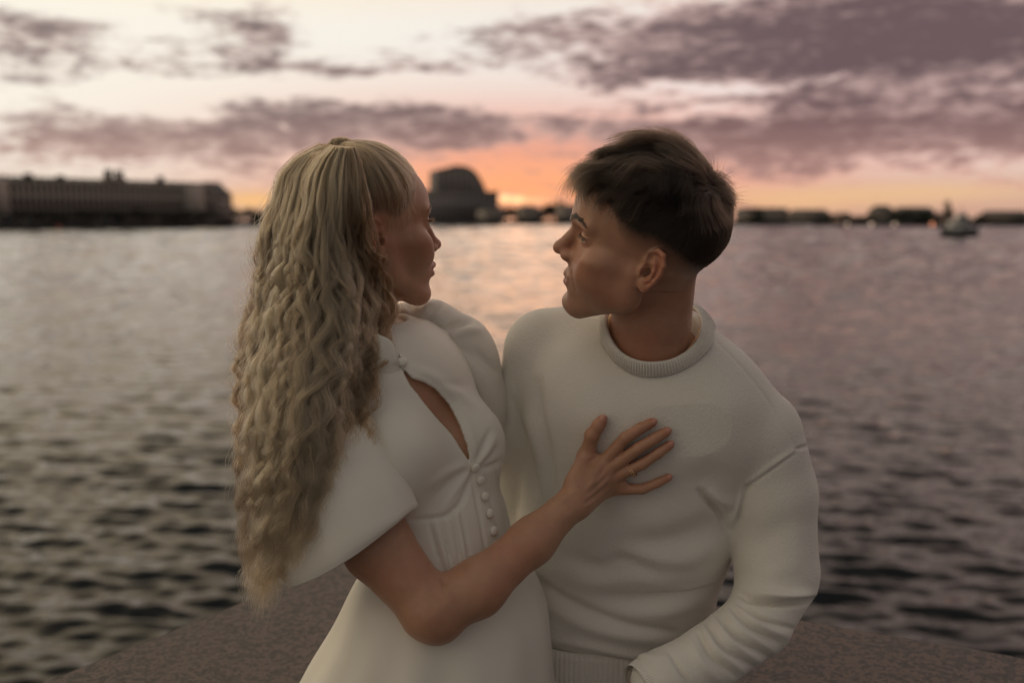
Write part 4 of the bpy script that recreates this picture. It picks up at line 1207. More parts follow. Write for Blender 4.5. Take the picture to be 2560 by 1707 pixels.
def eyeballs(HF, y0, z0, rr, parent):
    for s in (-1, 1):
        V, F = lathe([(rr*math.sin(a), rr*math.cos(a)) for a in np.linspace(.001, math.pi - .001, 18)], 24)
        V = V[:, [0, 2, 1]]; F = F[:, ::-1]                    # pole looks forward
        e = mesh_obj('eye', HF.world(V + [s*3.2, y0, z0]), F, M_EYE, parent)
        V, F = lathe([(rr*1.012*math.sin(a), rr*1.012*math.cos(a)) for a in np.linspace(.001, .56, 8)], 24)
        V = V[:, [0, 2, 1]]; F = F[:, ::-1]
        mesh_obj('iris', HF.world(V + [s*3.2, y0, z0]), F, M_IRIS, e)
eyeballs(MH, 6.80, 2.0, 1.26, man)
# gold chain round the neck: two strands twisted together
loop = closed_spline([P(*p) for p in [(1737, 852, 1.425), (1751, 826, 1.445), (1753, 800, 1.475), (1738, 775, 1.51), (1650, 758, 1.52), (1560, 770, 1.50), (1522, 800, 1.45), (1545, 880, 1.405), (1620, 915, 1.39), (1690, 900, 1.40)]], 700)
tn = unit(np.roll(loop, -1, 0) - np.roll(loop, 1, 0)); sd = unit(np.cross(tn, [0, 0, 1])); up = np.cross(sd, tn)
ph = np.arange(700)/700*2*np.pi*90
parts = []
for q in (0, math.pi):
    pth = loop + sd*(np.cos(ph + q)*.0011)[:, None] + up*(np.sin(ph + q)*.0011)[:, None]
    V, F = tube(np.concatenate([pth, pth[:1]]), .0009, 6); parts.append((V, F))
V, F = join(parts); mesh_obj('necklace', V, tri_fix(F), M_GOLD, man)

# ---- the woman
gt = torso_grid()
ga = arm_grid(d_sweater); nails = hand_add(ga, d_sweater)
wv, wf, wn = head_parts(False, WH, [P(895, 650, 1.42), P(905, 780, 1.425), P(912, 880, 1.425)], [4.6, 4.7, 5.4], 1)
tv = surface_nets(gt.D + .0095, gt.lo, gt.h)
av = ga.mesh(); avs = smooth(av[0], av[1], 2); an = vnormals(avs, av[1]); avs = smooth(avs + an*fold_field(avs, an, HAND_FOLDS)[:, None], av[1], 1)
tips = np.zeros(len(avs))
for a, b, r_ in nails: tips = np.maximum(tips, 1 - sstep(np.linalg.norm(avs - b, axis=1), .004, .016))
gl = Grid([-.42, 1.2, .02], [.12, 1.62, 1.0], .009)
for s in (-1, 1):
    h0 = np.array([-.12, 1.40, .98]) + WR*s*.08
    gl.chain([h0, h0 + [0, -.02, -.5], h0 + [0, .02, -.90]], [.085, .052, .034], .03); gl.cone(h0 + [0, .02, -.92], h0 + WF*.12 + [0, 0, -.945], .035, .028, .03)
lv = gl.mesh()
woman = body_object('person', [(WH.world(wv), wf, face_masks(wv, False)), (tv[0], tv[1], {}), (avs, av[1], {'flush': .55*tips}), (lv[0], lv[1], {})], M_SKIN_W)
tag(woman, 'person with long wavy blonde hair in an ivory puff-sleeve dress, palm on the other\'s chest', 'person')
gd = dress_grid(gt); V, F = gd.mesh(); V = smooth(V, F, 1); N = vnormals(V, F)
qd = PX(V); kd = np.abs(poly_sdf(qd[:, 0], qd[:, 1], KEYHOLE))
V = V + N*(fold_field(V, N, BODICE_FOLDS)*sstep(kd, 5, 18))[:, None]; V = smooth(V, F, 1)
V = V + vnormals(V, F)*(fbm(V, 5, 2, 10.)*.0012)[:, None]
dress = mesh_obj('dress', V, F, M_CREPE, woman); DV, DF = V, F
d_dress = depth_lookup(DV); dress_n = vnormals(DV, DF); dq = PX(DV)
V, F = far_sleeve_grid().mesh(); V = smooth(V, F, 2); N = vnormals(V, F); V = V + N*fold_field(V, N, FAR_FOLDS)[:, None]; V = smooth(V, F, 1); mesh_obj('sleeve', V, F, M_CREPE, dress)
NSV, NSF = near_sleeve(); mesh_obj('sleeve', NSV, NSF, M_CREPE, dress)
V, F = skirt(); mesh_obj('skirt', V, F, M_CREPE, dress)
V, F = neck_collar(d_dress); mesh_obj('collar', V, F, M_CREPE, dress)
bprof = [(.0001, .0036), (.0028, .0034), (.0048, .0026), (.0061, .0012), (.0064, .0), (.0060, -.0016), (.0035, -.003), (.0001, -.0034)]
bV, bF = lathe(bprof, 20)
for px, py, sc in [(1004, 906, 1.05), (1187, 1168, 1), (1200, 1200, 1), (1211, 1241, 1), (1223, 1283, 1), (1233, 1327, 1), (1243, 1364, 1)]:
    i = np.argmin((dq[:, 0] - px)**2 + (dq[:, 1] - py)**2 + ((dq[:, 2] - d_dress(px, py))*4000)**2)
    n_ = dress_n[i]; mesh_obj('button', orient(bV*sc*1.05, P(px, py, d_dress(px, py)) + n_*.002, n_), bF, M_CREPE, dress)
# finger nails
for a, b, r_ in nails:
    ax = unit(b - a); tocam = unit(CAMP - b); nn = unit(tocam - ax*(tocam @ ax)); sd = np.cross(ax, nn)
    rows = []
    for t in np.linspace(-1, 1, 7):
        wv_ = math.sqrt(max(0, 1 - t*t*.75))*r_*.72
        c = b + ax*(r_*.15 + t*r_*.85) 
        rows.append([c + sd*(wv_*u) + nn*(r_*(1.0 - .32*u*u) - .0001 - .0008*max(0, t)) for u in np.linspace(-1, 1, 7)])
    V, F = loft(np.array(rows), closed=False); mesh_obj('nail', V, F, M_NAIL, woman)
# ring with a second thin band
rc = P(1582, 1176, d_sweater(1582, 1176) - .0128); rax = unit(P(1605, 1159, d_sweater(1605, 1159) - .0125) - P(1523, 1198, d_sweater(1523, 1198) - .0142))
e1 = unit(np.cross(rax, [0, 0, 1])); e2 = np.cross(e1, rax)
parts = [tube(np.concatenate([ell_loop(rc + rax*o, e1, e2, .0091, .0091, 60), ell_loop(rc + rax*o, e1, e2, .0091, .0091, 60)[:1]]), .0008, 8) for o in (-.0016, .0012)]
V, F = join(parts); mesh_obj('ring', V, tri_fix(F), M_GOLD, woman)
# hair
gh = Grid([-.42, 1.15, 1.0], [-.05, 1.62, 1.85], .005)
gh.chain([P(800, 480, 1.425), P(785, 600, 1.415), P(795, 760, 1.405), P(765, 900, 1.38)], [.055, .066, .070, .055], .03)
V, F = gh.mesh()
d_sl = depth_lookup(np.concatenate([NSV, DV])); d_hd = depth_lookup(np.concatenate([V, WH.world(wv)]))
def d_cover(px, py):
    a = d_hd(px, py) if py < 960 else 1.4
    b = d_sl(px, py) if py > 860 else 1.4
    a = 1.6 if a == 1.4 else a; b = 1.6 if b == 1.4 else b
    return min(a - .012, b)
(S1, R1, T1), rest = woman_hair(d_cover, radial_map(wv, wf, WOM_C))
M_HAIRBASE = mat_plain('hair_under', (.04, .024, .014), .8, bump=(300, .002))  # dark under-mass, so gaps between the locks look shaded
hair = mesh_obj('hair', V, F, M_HAIRBASE, woman)
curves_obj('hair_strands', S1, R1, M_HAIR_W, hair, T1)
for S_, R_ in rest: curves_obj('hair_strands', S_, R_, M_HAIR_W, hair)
brow = []
for s in (-1, 1):
    line = [(s*1.1, 8.6, 3.95), (s*2.6, 8.2, 4.4), (s*4.1, 7.2, 4.3), (s*4.9, 6.3, 3.8)]
    zl = np.interp(wv[:, 0]*s, [.8, 1.3, 2.6, 4.0, 5.0], [3.7, 3.95, 4.35, 4.2, 3.6]); hw = np.interp(wv[:, 0]*s, [.8, 2, 4, 5.0], [.22, .26, .18, .08])
    m = (np.abs(wv[:, 2] - zl) < hw) & (wv[:, 0]*s > .9) & (wv[:, 0]*s < 5.0) & (wv[:, 1] > 5)
    brow.append(strands_on(wv, wn, m, 520, lambda p, s=s: np.array([s*1., -.3, .10]) + np.zeros_like(p), .5, .08, 51 + s))
    lm = (np.abs(wv[:, 2] - 2.3) < .12) & (np.abs(wv[:, 0] - s*3.2) < 1.5) & (wv[:, 1] > 6.6)
    if lm.sum() > 5: brow.append(strands_on(wv, wn, lm, 150, lambda p, s=s: np.array([s*.6, 1., .1]) + np.zeros_like(p), .85, .6, 61 + s))
B = np.concatenate(brow)
curves_obj('eyebrows', WH.world(B.reshape(-1, 3)).reshape(B.shape), np.linspace(.00016, .00006, B.shape[1])[None], M_LASH, woman)
eyeballs(WH, 6.58, 1.95, 1.24, woman)
i = np.argmin(np.linalg.norm(PX(WH.world(wv))[:, :2] - [967, 639], axis=1) + 1e3*(PX(WH.world(wv))[:, 2] > 1.36))
V, F = lathe([(.0001, .0022), (.0012, .0018), (.0019, .0), (.0012, -.0018), (.0001, -.0022)], 10)
mesh_obj('earring', orient(V, WH.world(wv)[i], unit(CAMP - WH.world(wv)[i])), F, M_GOLD, woman)
# ------------------------------------------------------------------ water, parapet, far banks
WATER_Z = -2.4
def mat_water():
    k = NT('river_water')
    k.b.inputs['Base Color'].default_value = (.003, .005, .006, 1); k.b.inputs['Roughness'].default_value = .03; k.b.inputs['IOR'].default_value = 1.33
    co = k.n('ShaderNodeTexCoord')
    def wv(sx, sy, rot, scale, det, rough=.5, dist=0.):
        m = k.n('ShaderNodeMapping'); k.l(co.outputs['Object'], m.inputs[0]); m.inputs['Scale'].default_value = (sx, sy, 1); m.inputs['Rotation'].default_value = (0, 0, rot)
        x = k.n('ShaderNodeTexNoise', inp={'Scale': scale, 'Detail': det, 'Roughness': rough, 'Distortion': dist}); k.l(m.outputs[0], x.inputs['Vector']); return x.outputs['Fac']
    b = k.bump(wv(.5, 1, R(-6), 2.2, 2, .55, .4), .07, 1.)
    b = k.bump(wv(.6, 1, R(14), 7.0, 2, .6, .4), .012, 1., b)
    k.l(b, k.b.inputs['Normal'])
    return k.m
M_WATER = mat_water()
def quad_sheet(name, pts, mat, kind='structure'):
    o = mesh_obj(name, np.array(pts, float), [tuple(range(len(pts)))], mat, smooth_shade=False); o['kind'] = kind; return o
def water_mesh():
    r = np.random.default_rng(77)
    nr, nc = 1300, 360
    d = 3.2*np.exp(np.linspace(0, math.log(2600/3.2), nr)); az = np.linspace(R(-42), R(42), nc)
    X = d[:, None]*np.tan(az)[None]; Y = np.repeat(d[:, None], nc, 1)
    Hn = np.zeros_like(X); pp = np.stack([X, Y], -1)
    step = d*math.log(2600/3.2)/nr
    for lam in (.28, .34, .42, .52, .66, .85, 1.3):
        for _ in range(4):
            th = r.normal(R(6), R(24)); kx, ky = math.sin(th), math.cos(th)
            w = np.clip((lam/step[:, None] - 2.5)/2.5, 0, 1)
            ph = r.uniform(0, 6.28) + .9*np.sin(X*.31 + Y*.17 + r.uniform(0, 6.28)) + .9*np.sin(X*.11 - Y*.23 + r.uniform(0, 6.28))
            Hn += w*lam*(.0160 if lam < .6 else .0065)*np.sin(2*math.pi*(X*kx + Y*ky)/lam*r.uniform(.93, 1.07) + ph)
    g = r.normal(size=(nr, nc))
    ker = np.exp(-(np.arange(-8, 9)/3.0)**2); ker /= ker.sum()
    g = np.apply_along_axis(lambda q: np.convolve(np.pad(q, 8, mode='wrap'), ker, 'valid'), 1, g); g /= g.std()
    far = np.clip((d - 18)/60, 0, 1)
    Hn += g*(far*np.minimum(step*.075, .30))[:, None]
    V = np.stack([X, Y, Hn + WATER_Z], -1).reshape(-1, 3)
    i = np.arange(nr-1)[:, None]; j = np.arange(nc-1)[None]
    F = np.stack([i*nc+j, i*nc+j+1, (i+1)*nc+j+1, (i+1)*nc+j], -1).reshape(-1, 4)
    z = WATER_Z - 1.0; n = len(V)
    V = np.concatenate([V, [(-9000, -30, z), (9000, -30, z), (9000, 9000, z), (-9000, 9000, z)]])
    return V, np.concatenate([F, [[n, n+1, n+2, n+3]]])
wV, wF = water_mesh(); _w = mesh_obj('water', wV, wF, M_WATER); _w['kind'] = 'structure'
def mat_granite(name, a, b, c, scale):
    k = NT(name)
    co = k.n('ShaderNodeTexCoord')
    v1 = k.n('ShaderNodeTexVoronoi', inp={'Scale': scale, 'Randomness': 1.}); k.l(co.outputs['Object'], v1.inputs['Vector'])
    nz = k.noise(scale*1.3, 4, rough=.65); big = k.noise(2.2, 4)
    sc = k.n('ShaderNodeSeparateColor'); k.l(v1.outputs['Color'], sc.inputs[0])
    col = k.mix(k.ramp(sc.outputs[0], [(.30, (0, 0, 0)), (.42, (1, 1, 1))]), a, b)
    col = k.mix(k.ramp(nz.outputs['Fac'], [(.52, (0, 0, 0)), (.60, (1, 1, 1))]), col, c)
    col = k.mix(k.ramp(big.outputs['Fac'], [(.35, (0, 0, 0)), (.75, (.35, .35, .35))]), col, tuple(q*.6 for q in b))
    k.l(col, k.b.inputs['Base Color']); k.b.inputs['Roughness'].default_value = .62
    k.l(k.bump(nz.outputs['Fac'], .0015, .7, k.bump(sc.outputs[1], .0006, .4)), k.b.inputs['Normal'])
    return k.m
M_GRANITE = mat_granite('granite', (.036, .033, .034), (.105, .074, .066), (.005, .006, .009), 105)
M_PAVE = mat_granite('paving', (.13, .12, .115), (.19, .175, .165), (.06, .06, .06), 60)
PAR_Z = CAM_Z - .75
def on_plane(px, py, z):
    d = P(px, py, 1.) - CAMP; return CAMP + d*((z - CAM_Z)/d[2])
# outer edges of the parapet as seen over its top
cA, cB = on_plane(81, 1707, PAR_Z), on_plane(609, 1496, PAR_Z); cC, cD = on_plane(2028, 1547, PAR_Z), on_plane(2560, 1637, PAR_Z)
d1, d2 = unit((cB - cA)[:2]), unit((cC - cD)[:2])
tt = np.linalg.solve(np.stack([d1, -d2], 1), (cD - cA)[:2]); corner = cA[:2] + d1*tt[0]
TH = .44
n1 = np.array([d1[1], -d1[0]]); n2 = np.array([-d2[1], d2[0]])
def parapet_mesh(zlo, zhi, grow, ch):
    """L-shaped run of stone: outer edges meet at the corner; ch = chamfer"""
    la, lb = 6.0, 6.0
    def loop(off_o, off_i, z):
        oc = corner + (-(n1 + n2))*off_o
        ic = corner + (n1 + n2)*(TH + off_i)
        a_o = corner - d1*la - n1*off_o; a_i = corner - d1*la + n1*(TH + off_i)
        b_o = corner - d2*lb - n2*off_o; b_i = corner - d2*lb + n2*(TH + off_i)
        return [(*p, z) for p in (a_o, oc, b_o, b_i, ic, a_i)]
    rings = np.array([loop(grow, grow, zlo), loop(grow, grow, zhi - ch), loop(grow - ch, grow - ch, zhi)])
    V, F = loft(rings); n = 6
    F = [tuple(f) for f in F.tolist()]; t = 2*n
    F += [(t+0, t+1, t+4, t+5), (t+1, t+2, t+3, t+4), (0, 5, 4, 1), (1, 4, 3, 2)]
    return V, F
V, F = parapet_mesh(-.02, PAR_Z - .16, -.03, .004)
parapet = mesh_obj('granite_parapet', V, F, M_GRANITE, smooth_shade=False)
tag(parapet, 'low wall of speckled pinkish-brown granite behind the couple', 'wall')
V, F = parapet_mesh(PAR_Z - .155, PAR_Z, 0., .012)
mesh_obj('coping', V, F, M_GRANITE, parapet, smooth_shade=False)
# quay: paving inside the corner and the retaining wall down to the river
def quay(zlo, zhi, name, mat, off):
    oc = corner - (n1 + n2)*off
    a = corner - d1*9 - n1*off; b = corner - d2*9 - n2*off; far = (a + b)/2 + (a + b - 2*oc)*.5
    lo = [(*p, zlo) for p in (a, oc, b, far)]; hi = [(*p, zhi) for p in (a, oc, b, far)]
    V, F = loft(np.array([lo, hi])); F = [tuple(f) for f in F.tolist()] + [(4, 5, 6, 7)]
    o = mesh_obj(name, V, F, mat, smooth_shade=False); o['kind'] = 'structure'; return o
quay(WATER_Z - 1, -.012, 'quay_wall', M_GRANITE, .03)
oc = corner + (n1 + n2)*.02
quad_sheet('pavement', [(*(corner - d1*8.9 + n1*.02), 0), (*oc, 0), (*(corner - d2*8.9 + n2*.02), 0), (*((corner - d1*8.9 + corner - d2*8.9) - corner), 0)], M_PAVE)

# ---- far banks
def D(px, dist, z=WATER_Z):
    """ground point under photo column px at a given distance"""
    return np.array([(px - IMG_W/2)/FPX*dist, dist*math.cos(PITCH) + 0*dist, z])
def zof(py, dist): return CAM_Z + (HORIZON - py)/FPX*dist
def bx(x0, x1, y0, y1, z0, z1):
    V = np.array([(x, y, z) for z in (z0, z1) for x, y in ((x0, y0), (x1, y0), (x1, y1), (x0, y1))], float)
    return V, np.array([(0, 3, 2, 1), (4, 5, 6, 7), (0, 1, 5, 4), (1, 2, 6, 5), (2, 3, 7, 6), (3, 0, 4, 7)])
class Frame:
    """local frame along a facade: x along, y back, z up"""
    def __init__(s, a, b):
        s.a = np.array([a[0], a[1], 0.]); s.u = unit(np.array([b[0]-a[0], b[1]-a[1], 0.])); s.w = np.array([-s.u[1], s.u[0], 0.]); s.L = float(np.hypot(b[0]-a[0], b[1]-a[1]))
    def __call__(s, VF):
        V, F = VF; return s.a + V[:, :1]*s.u + V[:, 1:2]*s.w + V[:, 2:]*np.array([0, 0, 1.]), F
def part(name, VF, mat, parent, smooth_shade=False):
    return mesh_obj(name, VF[0], VF[1], mat, parent, smooth_shade=smooth_shade)
M_STUCCO = mat_plain('stucco_grey', (.36, .30, .26), .85, bump=(2, .02)); M_STUCCO2 = mat_plain('stucco_pale', (.48, .41, .36), .85, bump=(2, .02))
M_ROOF = mat_plain('roof_dark', (.035, .04, .042), .7, bump=(3, .02)); M_PANE = mat_plain('window_dark', (.02, .022, .026), .15)
M_BANK = mat_plain('bank_stone', (.05, .052, .056), .8, bump=(1, .03)); M_LEAF = mat_plain('leaf_dark', (.028, .038, .026), .8); M_BARK = mat_plain('bark', (.05, .04, .03), .9)
M_CONC = mat_plain('concrete_grey', (.24, .215, .215), .85, bump=(2, .02)); M_RED = mat_plain('red_paint', (.32, .05, .04), .5); M_WHITEP = mat_plain('white_paint', (.62, .61, .60), .5); M_HULL = mat_plain('hull_dark', (.015, .017, .02), .5)
def block(name, label, cat, fr, x0, x1, depth, z0, z1, wall, roof, rows, cols, winw=.5, winh=.55, cornice=.6, group=None, roof_h=1.2):
    """plain building: wall, cornice, roof, real windows"""
    o = part(name, fr(bx(x0, x1, 0, depth, z0, z1)), wall, None); tag(o, label, cat, group)
    part('cornice', fr(bx(x0 - .4, x1 + .4, -.5, depth + .4, z1 + .01, z1 + cornice)), wall, o)
    V = np.array([(x0, .2, z1 + cornice), (x1, .2, z1 + cornice), (x1, depth, z1 + cornice), (x0, depth, z1 + cornice), (x0 + 1.5, depth*.45, z1 + cornice + roof_h), (x1 - 1.5, depth*.45, z1 + cornice + roof_h)])
    V2, _ = fr((V, None)); part('roof', (V2, [(0, 1, 5, 4), (1, 2, 5), (2, 3, 4, 5), (3, 0, 4), (0, 3, 2, 1)]), roof, o)
    if rows and cols:
        cw = (x1 - x0)/cols; rh = (z1 - z0)/rows
        wV, wF = bx(-cw*winw/2, cw*winw/2, -.12, .05, 0, rh*winh)
        me = None
        for r_ in range(rows):
            for c_ in range(cols):
                ofs = np.array([x0 + cw*(c_ + .5), 0, z0 + rh*(r_ + .25)])
                if me is None:
                    w_ = part('window', fr((wV, wF)), M_PANE, o); me = w_.data; base = w_
                    w_.location = tuple((fr((ofs[None], None))[0][0] - fr.a))
                else:
                    w_ = base.copy(); COL.objects.link(w_); w_.parent = o; w_.location = tuple((fr((ofs[None], None))[0][0] - fr.a))
    return o
def crown_mesh(seed, n=420, lobes=7):
    r = np.random.default_rng(seed); L = r.normal(0, .38, (lobes, 3)) * [1, 1, .7] ; Rl = r.uniform(.38, .62, lobes)
    i = r.integers(0, lobes, n); p = L[i] + unit(r.normal(size=(n, 3)))*(Rl[i]*r.uniform(.6, 1.05, n))[:, None]
    a = unit(r.normal(size=(n, 3))); b = unit(np.cross(a, r.normal(size=(n, 3)))); s = r.uniform(.05, .12, n)[:, None]
    V = np.stack([p - a*s - b*s*.6, p + a*s - b*s*.6, p + a*s + b*s*.6, p - a*s + b*s*.6], 1).reshape(-1, 3)
    return V, np.arange(4*n).reshape(-1, 4)
CROWNS = [crown_mesh(100 + i) for i in range(5)]
def tree(px, py_top, py_base, dist, wpx, label, group, i):
    x = (px - IMG_W/2)/FPX*dist; z0 = zof(py_base, dist); z1 = zof(py_top, dist); h = z1 - z0; w = wpx/FPX*dist
    V, F = tube(np.array([[0, 0, 0], [.1, 0, h*.25], [0, .1, h*.45], [.1, 0, h*.7]]), np.array([.035, .028, .022, .01])*h, 7)
    root = bpy.data.objects.new('tree', None); COL.objects.link(root); root.location = (x, dist, z0); tag(root, label, 'tree', group)
    part('trunk', (V, tri_fix(F)), M_BARK, root)
    cV, cF = CROWNS[i % 5]; part('crown', (cV*[w*.62, w*.62, h*.52] + [0, 0, h*.55], cF), M_LEAF, root)
    return root
# left: the long palace front
pa, pb = D(-70, 420), D(546, 520)
fr = Frame(pa, pb); zb = WATER_Z + 3.2; L = fr.L
palace = block('palace', 'long dark palace front with rows of windows and roof statues across the river', 'building', fr, 0, L, 26, zb, zb + 16.5, M_STUCCO, M_ROOF, 3, 46, .42, .6, 1.0, roof_h=2.2)
for k_ in range(47):
    part('pilaster', fr(bx(L*k_/46 - .45 if k_ else 0, L*k_/46 + .45, -.45, -.02, zb + 4, zb + 16.4)), M_STUCCO2, palace)
for a, b, h_ in ((.09, .15, 1.5), (.86, .95, 1.2)):
    part('pavilion', fr(bx(L*a, L*b, -1.6, 3, zb + .1, zb + 16.5 + h_)), M_STUCCO2, palace)
for k_ in range(24):
    x = L*(k_ + .5)/24
    V, F = tube(np.array([[x, .4, zb + 17.5], [x, .4, zb + 18.4], [x + .05, .4, zb + 19.0], [x, .4, zb + 19.6]]), [.45, .42, .34, .2], 7)
    part('statue', fr((V, F)) if False else (fr((V, F))[0], tri_fix(F)), M_ROOF, palace)
for x, hh, ww in ((.245, 3.2, 3.), (.365, 3.0, 2.4), (.555, 6.5, 2.6), (.60, 6.2, 2.6), (.78, 4.2, 2.2)):
    part('turret', fr(bx(L*x - ww/2, L*x + ww/2, 3, 6, zb + 17, zb + 17.5 + hh)), M_ROOF, palace)
part('tower', fr(bx(L*.55 - 1.6, L*.61 + 1.2, 2.5, 7, zb + 17, zb + 20.4)), M_STUCCO, palace)
part('wing', fr(bx(-14, L*.05, -5, 24, zb + .05, zb + 20.5)), M_STUCCO, palace)
def bank(name, px0, d0, px1, d1_, z1, depth, mat, label, cat='embankment'):
    f2 = Frame(D(px0, d0), D(px1, d1_)); o = part(name, f2(bx(0, f2.L, 0, depth, WATER_Z - 1, z1)), mat, None)
    if label: tag(o, label, cat)
    return o
def strct(o): 
    o['kind'] = 'structure'; return o
strct(bank('embankment', -260, 395, 560, 512, WATER_Z + 3.1, 60, M_BANK, None))
strct(bank('embankment', 556, 560, 1010, 740, WATER_Z + 3.0, 80, M_BANK, None))
strct(bank('embankment', 1000, 700, 1430, 760, WATER_Z + 3.0, 80, M_BANK, None))
strct(bank('embankment', 1425, 770, 2080, 620, WATER_Z + 3.0, 90, M_BANK, None))
strct(bank('embankment', 2070, 640, 2900, 560, WATER_Z + 3.0, 90, M_BANK, None))
# trees in front of the palace quay: one dark clipped row
r = np.random.default_rng(4)
ORD = 'first second third fourth fifth sixth seventh eighth ninth tenth eleventh twelfth thirteenth fourteenth fifteenth sixteenth seventeenth eighteenth nineteenth twentieth twenty-first twenty-second'.split()
for i in range(22):
    px = -40 + i*27 + r.normal(0, 4); di = 412 + (px + 70)/616*98 - 6
    tree(px, 527 + r.normal(0, 2.5), 553, di, 34, ORD[i] + ' dark round-headed tree from the left in the row along the palace quay', 'trees along the palace quay', i)
def house(px0, px1, d0, d1_, py_top, label, wall, rows, cols, group=None, name='house', roof_h=1.5, depth=14):
    f2 = Frame(D(px0, d0), D(px1, d1_)); z0 = WATER_Z + 3.0
    return block(name, label, 'building', f2, 0, f2.L, depth, z0, zof(py_top, (d0 + d1_)/2), wall, M_ROOF, rows, cols, roof_h=roof_h, group=group)
house(546, 592, 540, 560, 488, 'dark sloping-roofed house at the end of the palace', M_STUCCO, 4, 6, roof_h=6)
for i, (px, t_) in enumerate(((566, 505), (610, 522), (640, 515), (668, 517), (700, 512))):
    tree(px, t_, 562, 575 + i*6, 52, ['dark tree beside the end of the palace', 'dark low tree under the orange gap', 'dark spreading tree left of the blonde hair', 'dark tree touching the blonde hair edge', 'dark tree behind the blonde hair'][i], 'trees past the palace', i)
# centre: stepped concrete block with a bulging upper storey
fc = Frame(D(1030, 720), D(1246, 735)); zc = WATER_Z + 3.0
hall = block('concert_hall', 'stepped grey concrete block with a rounded upper mass between the two faces', 'building', fc, 0, fc.L, 40, zc, zof(482, 727), M_CONC, M_ROOF, 3, 16, .5, .35, .8, roof_h=.5)
S_ = fc.L/216.
prof = [(64, 482), (66, 428), (100, 420), (112, 416), (140, 418), (160, 428), (174, 446), (184, 464), (190, 482)]
pv = np.array([[a*S_, 4, zof(b, 727)] for a, b in prof] + [[a*S_, 36, zof(b, 727)] for a, b in prof]); m_ = len(prof)
F = [(i, i+1, m_+i+1, m_+i) for i in range(m_-1)] + [tuple(range(m_))[::-1], tuple(range(m_, 2*m_)), (0, m_, 2*m_-1, m_-1)]
part('upper_hall', (fc((pv, None))[0], F), M_CONC, hall)
for k_ in range(7):
    x = (72 + k_*15)*S_; part('fin', fc(bx(x, x + 1.2, 3.2, 4.2, zof(480, 727), zof(432 if k_ < 6 else 455, 727))), M_STUCCO, hall)
house(1214, 1262, 705, 712, 527, 'small pale house at the foot of the concrete block', M_STUCCO2, 2, 6)
house(1306, 1352, 720, 725, 524, 'small grey house among trees below the sunset', M_STUCCO2, 2, 6)
house(1404, 1452, 730, 735, 520, 'pale house between dark trees and the man\'s nose'.replace("man's nose", "brown fringe"), M_STUCCO2, 3, 6)
for i, (px, t_) in enumerate(((1285, 515), (1322, 508), (1352, 504), (1380, 503), (1404, 506), (1268, 520))):
    tree(px, t_, 556, 735 + 4*i, 54, ['dark tree right under the sun spot', 'dark tree left of the middle of the clump', 'broad dark tree in the middle of the clump', 'tallest dark tree near the brown fringe', 'dark tree touching the brown fringe', 'low dark tree beside the concrete block'][i], 'trees below the sunset', i + 1)
# right bank
house(1830, 1960, 660, 650, 530, 'long low pale building right of the brown hair', M_STUCCO2, 3, 18, roof_h=2)
house(1962, 2052, 645, 635, 534, 'low grey building left of the first shore lamp', M_STUCCO, 3, 12, roof_h=2)
house(2176, 2220, 640, 640, 528, 'dark gabled house behind the middle shore lamp', M_STUCCO, 3, 6, roof_h=3)
house(2235, 2320, 640, 640, 528, 'broad dark house behind the last white shore lamp', M_STUCCO, 3, 10, roof_h=2)
house(2436, 2550, 600, 590, 538, 'low dark shed right of the boat', M_STUCCO, 2, 10, roof_h=2)
rt = [(1884, 516, 40), (2070, 532, 50), (2110, 528, 56), (2150, 526, 50), (2250, 522, 60), (2300, 524, 60), (2340, 528, 46), (2362, 496, 24), (2420, 534, 50), (2470, 530, 60), (2520, 532, 60), (2580, 534, 60)]
lab = ['round dark tree rising behind the long low building', 'dark tree left of the first shore lamp', 'dark tree behind the first shore lamp', 'dark tree left of the gabled house', 'dark tree left of the broad house', 'dark tree right of the broad house', 'dark low tree by the red shore lamp', 'narrow tall dark tree just left of the boat', 'dark tree right behind the boat', 'dark tree first after the boat', 'dark tree second after the boat', 'dark tree at the far right edge']
for i, (px, t_, w_) in enumerate(rt): tree(px, t_, 562, 615 - i*2 if px > 2060 else 648, w_, lab[i], 'trees on the far bank', i)
def mat_lamp(name, col, e):
    k = NT(name); k.b.inputs['Base Color'].default_value = (*col, 1); k.b.inputs['Emission Color'].default_value = (*col, 1); k.b.inputs['Emission Strength'].default_value = e; return k.m
M_LAMP = mat_lamp('lamp_warm', (1., .72, .5), 7); M_LAMPR = mat_lamp('lamp_red', (1., .34, .16), 12)
for px, mt_, lb in ((2113, M_LAMP, 'white shore lamp leftmost of three on the far quay'), (2172, M_LAMP, 'white shore lamp in the middle of three on the far quay'), (2229, M_LAMP, 'white shore lamp nearest the red one on the far quay'), (2323, M_LAMPR, 'reddish lamp on the far quay beside the boat')):
    dist = 560; x = (px - IMG_W/2)/FPX*dist; zt = zof(560, dist)
    root = bpy.data.objects.new('shore_lamp', None); COL.objects.link(root); root.location = (x, dist, WATER_Z); tag(root, lb, 'lamp', 'lamps on the far quay')
    V, F = tube(np.array([[0, 0, -1.], [0, 0, zt - WATER_Z - .3]]), .12, 8); part('post', (V, tri_fix(F)), M_BANK, root)
    V, F = lathe([(.01, .3), (.2, .25), (.3, .0), (.2, -.25), (.01, -.3)], 12); part('lamp_head', (V + [0, 0, zt - WATER_Z], F), mt_, root, True)
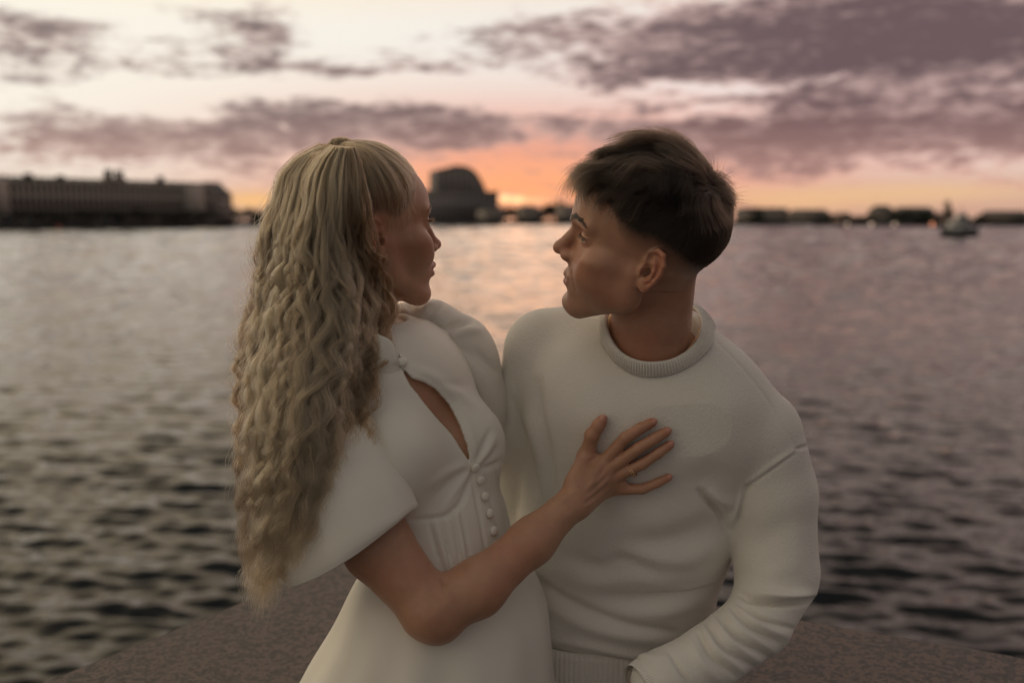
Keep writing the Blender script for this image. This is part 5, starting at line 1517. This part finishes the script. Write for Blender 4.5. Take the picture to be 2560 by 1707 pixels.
# boats
def boat(px, dist, length, label, tall):
    x = (px - IMG_W/2)/FPX*dist; root = bpy.data.objects.new('boat', None); COL.objects.link(root); root.location = (x, dist, WATER_Z); root.scale = (1, 1, 1.55 if tall else 1.); tag(root, label, 'boat')
    w = length*.30; sec = []
    for t in np.linspace(0, 1, 11):
        s_ = math.sin(math.pi*min(1, .25 + .75*(1 - abs(t - .4)/.6)**.6)/2)*(1 if t < .85 else (1 - t)/.15*.9 + .1)
        sh = .05*length*(2*t - .8)**2
        xx = (t - .5)*length
        sec.append([(xx, -w/2*s_, length*.11 + sh), (xx, -w*.38*s_, -.3), (xx, 0, -.5), (xx, w*.38*s_, -.3), (xx, w/2*s_, length*.11 + sh), (xx, 0, length*.105 + sh)])
    V, F = loft(np.array(sec)); part('hull', (V, F), M_HULL, root, True)
    top_m = M_WHITEP if tall else M_BANK
    part('rail', bx(-length*.44, length*.36, -w*.46, w*.46, length*.118, length*.16), top_m, root)
    part('cabin', bx(-length*.30, length*.22, -w*.36, w*.36, length*.161, length*.28), top_m, root)
    part('cabin_window', bx(-length*.27, length*.19, -w*.37, w*.37, length*.195, length*.25), M_PANE, root)
    part('wheelhouse', bx(-length*.12, length*.14, -w*.28, w*.28, length*.281, length*.41), top_m, root)
    part('wheelhouse_window', bx(-length*.10, length*.12, -w*.29, w*.29, length*.32, length*.38), M_PANE, root)
    if tall:
        V, F = tube(np.array([[0, 0, length*.41], [0, 0, length*.56]]), length*.012, 8); part('mast', (V, tri_fix(F)), M_WHITEP, root)
    return root
boat(2394, 235, 8.6, 'white-topped motor boat with dark hull out on the water', True)
boat(20, 392, 14, 'dark moored boat at the far left under the palace', False); boat(85, 396, 10, 'dark moored boat just right of the leftmost one', False); boat(270, 425, 12, 'dark moored boat below the middle of the palace', False)
root = bpy.data.objects.new('buoy', None); COL.objects.link(root); root.location = ((155 - IMG_W/2)/FPX*380, 380, WATER_Z); tag(root, 'small red buoy on the water before the palace quay', 'buoy')
V, F = lathe([(.01, 1.9), (.3, 1.8), (.5, 1.2), (1.0, .6), (1.1, .1), (.9, -.4), (.01, -.5)], 14); part('float', (V, F), M_RED, root, True)
V, F = tube(np.array([[0, 0, 1.8], [0, 0, 2.6]]), .12, 8); part('staff', (V, tri_fix(F)), M_RED, root)
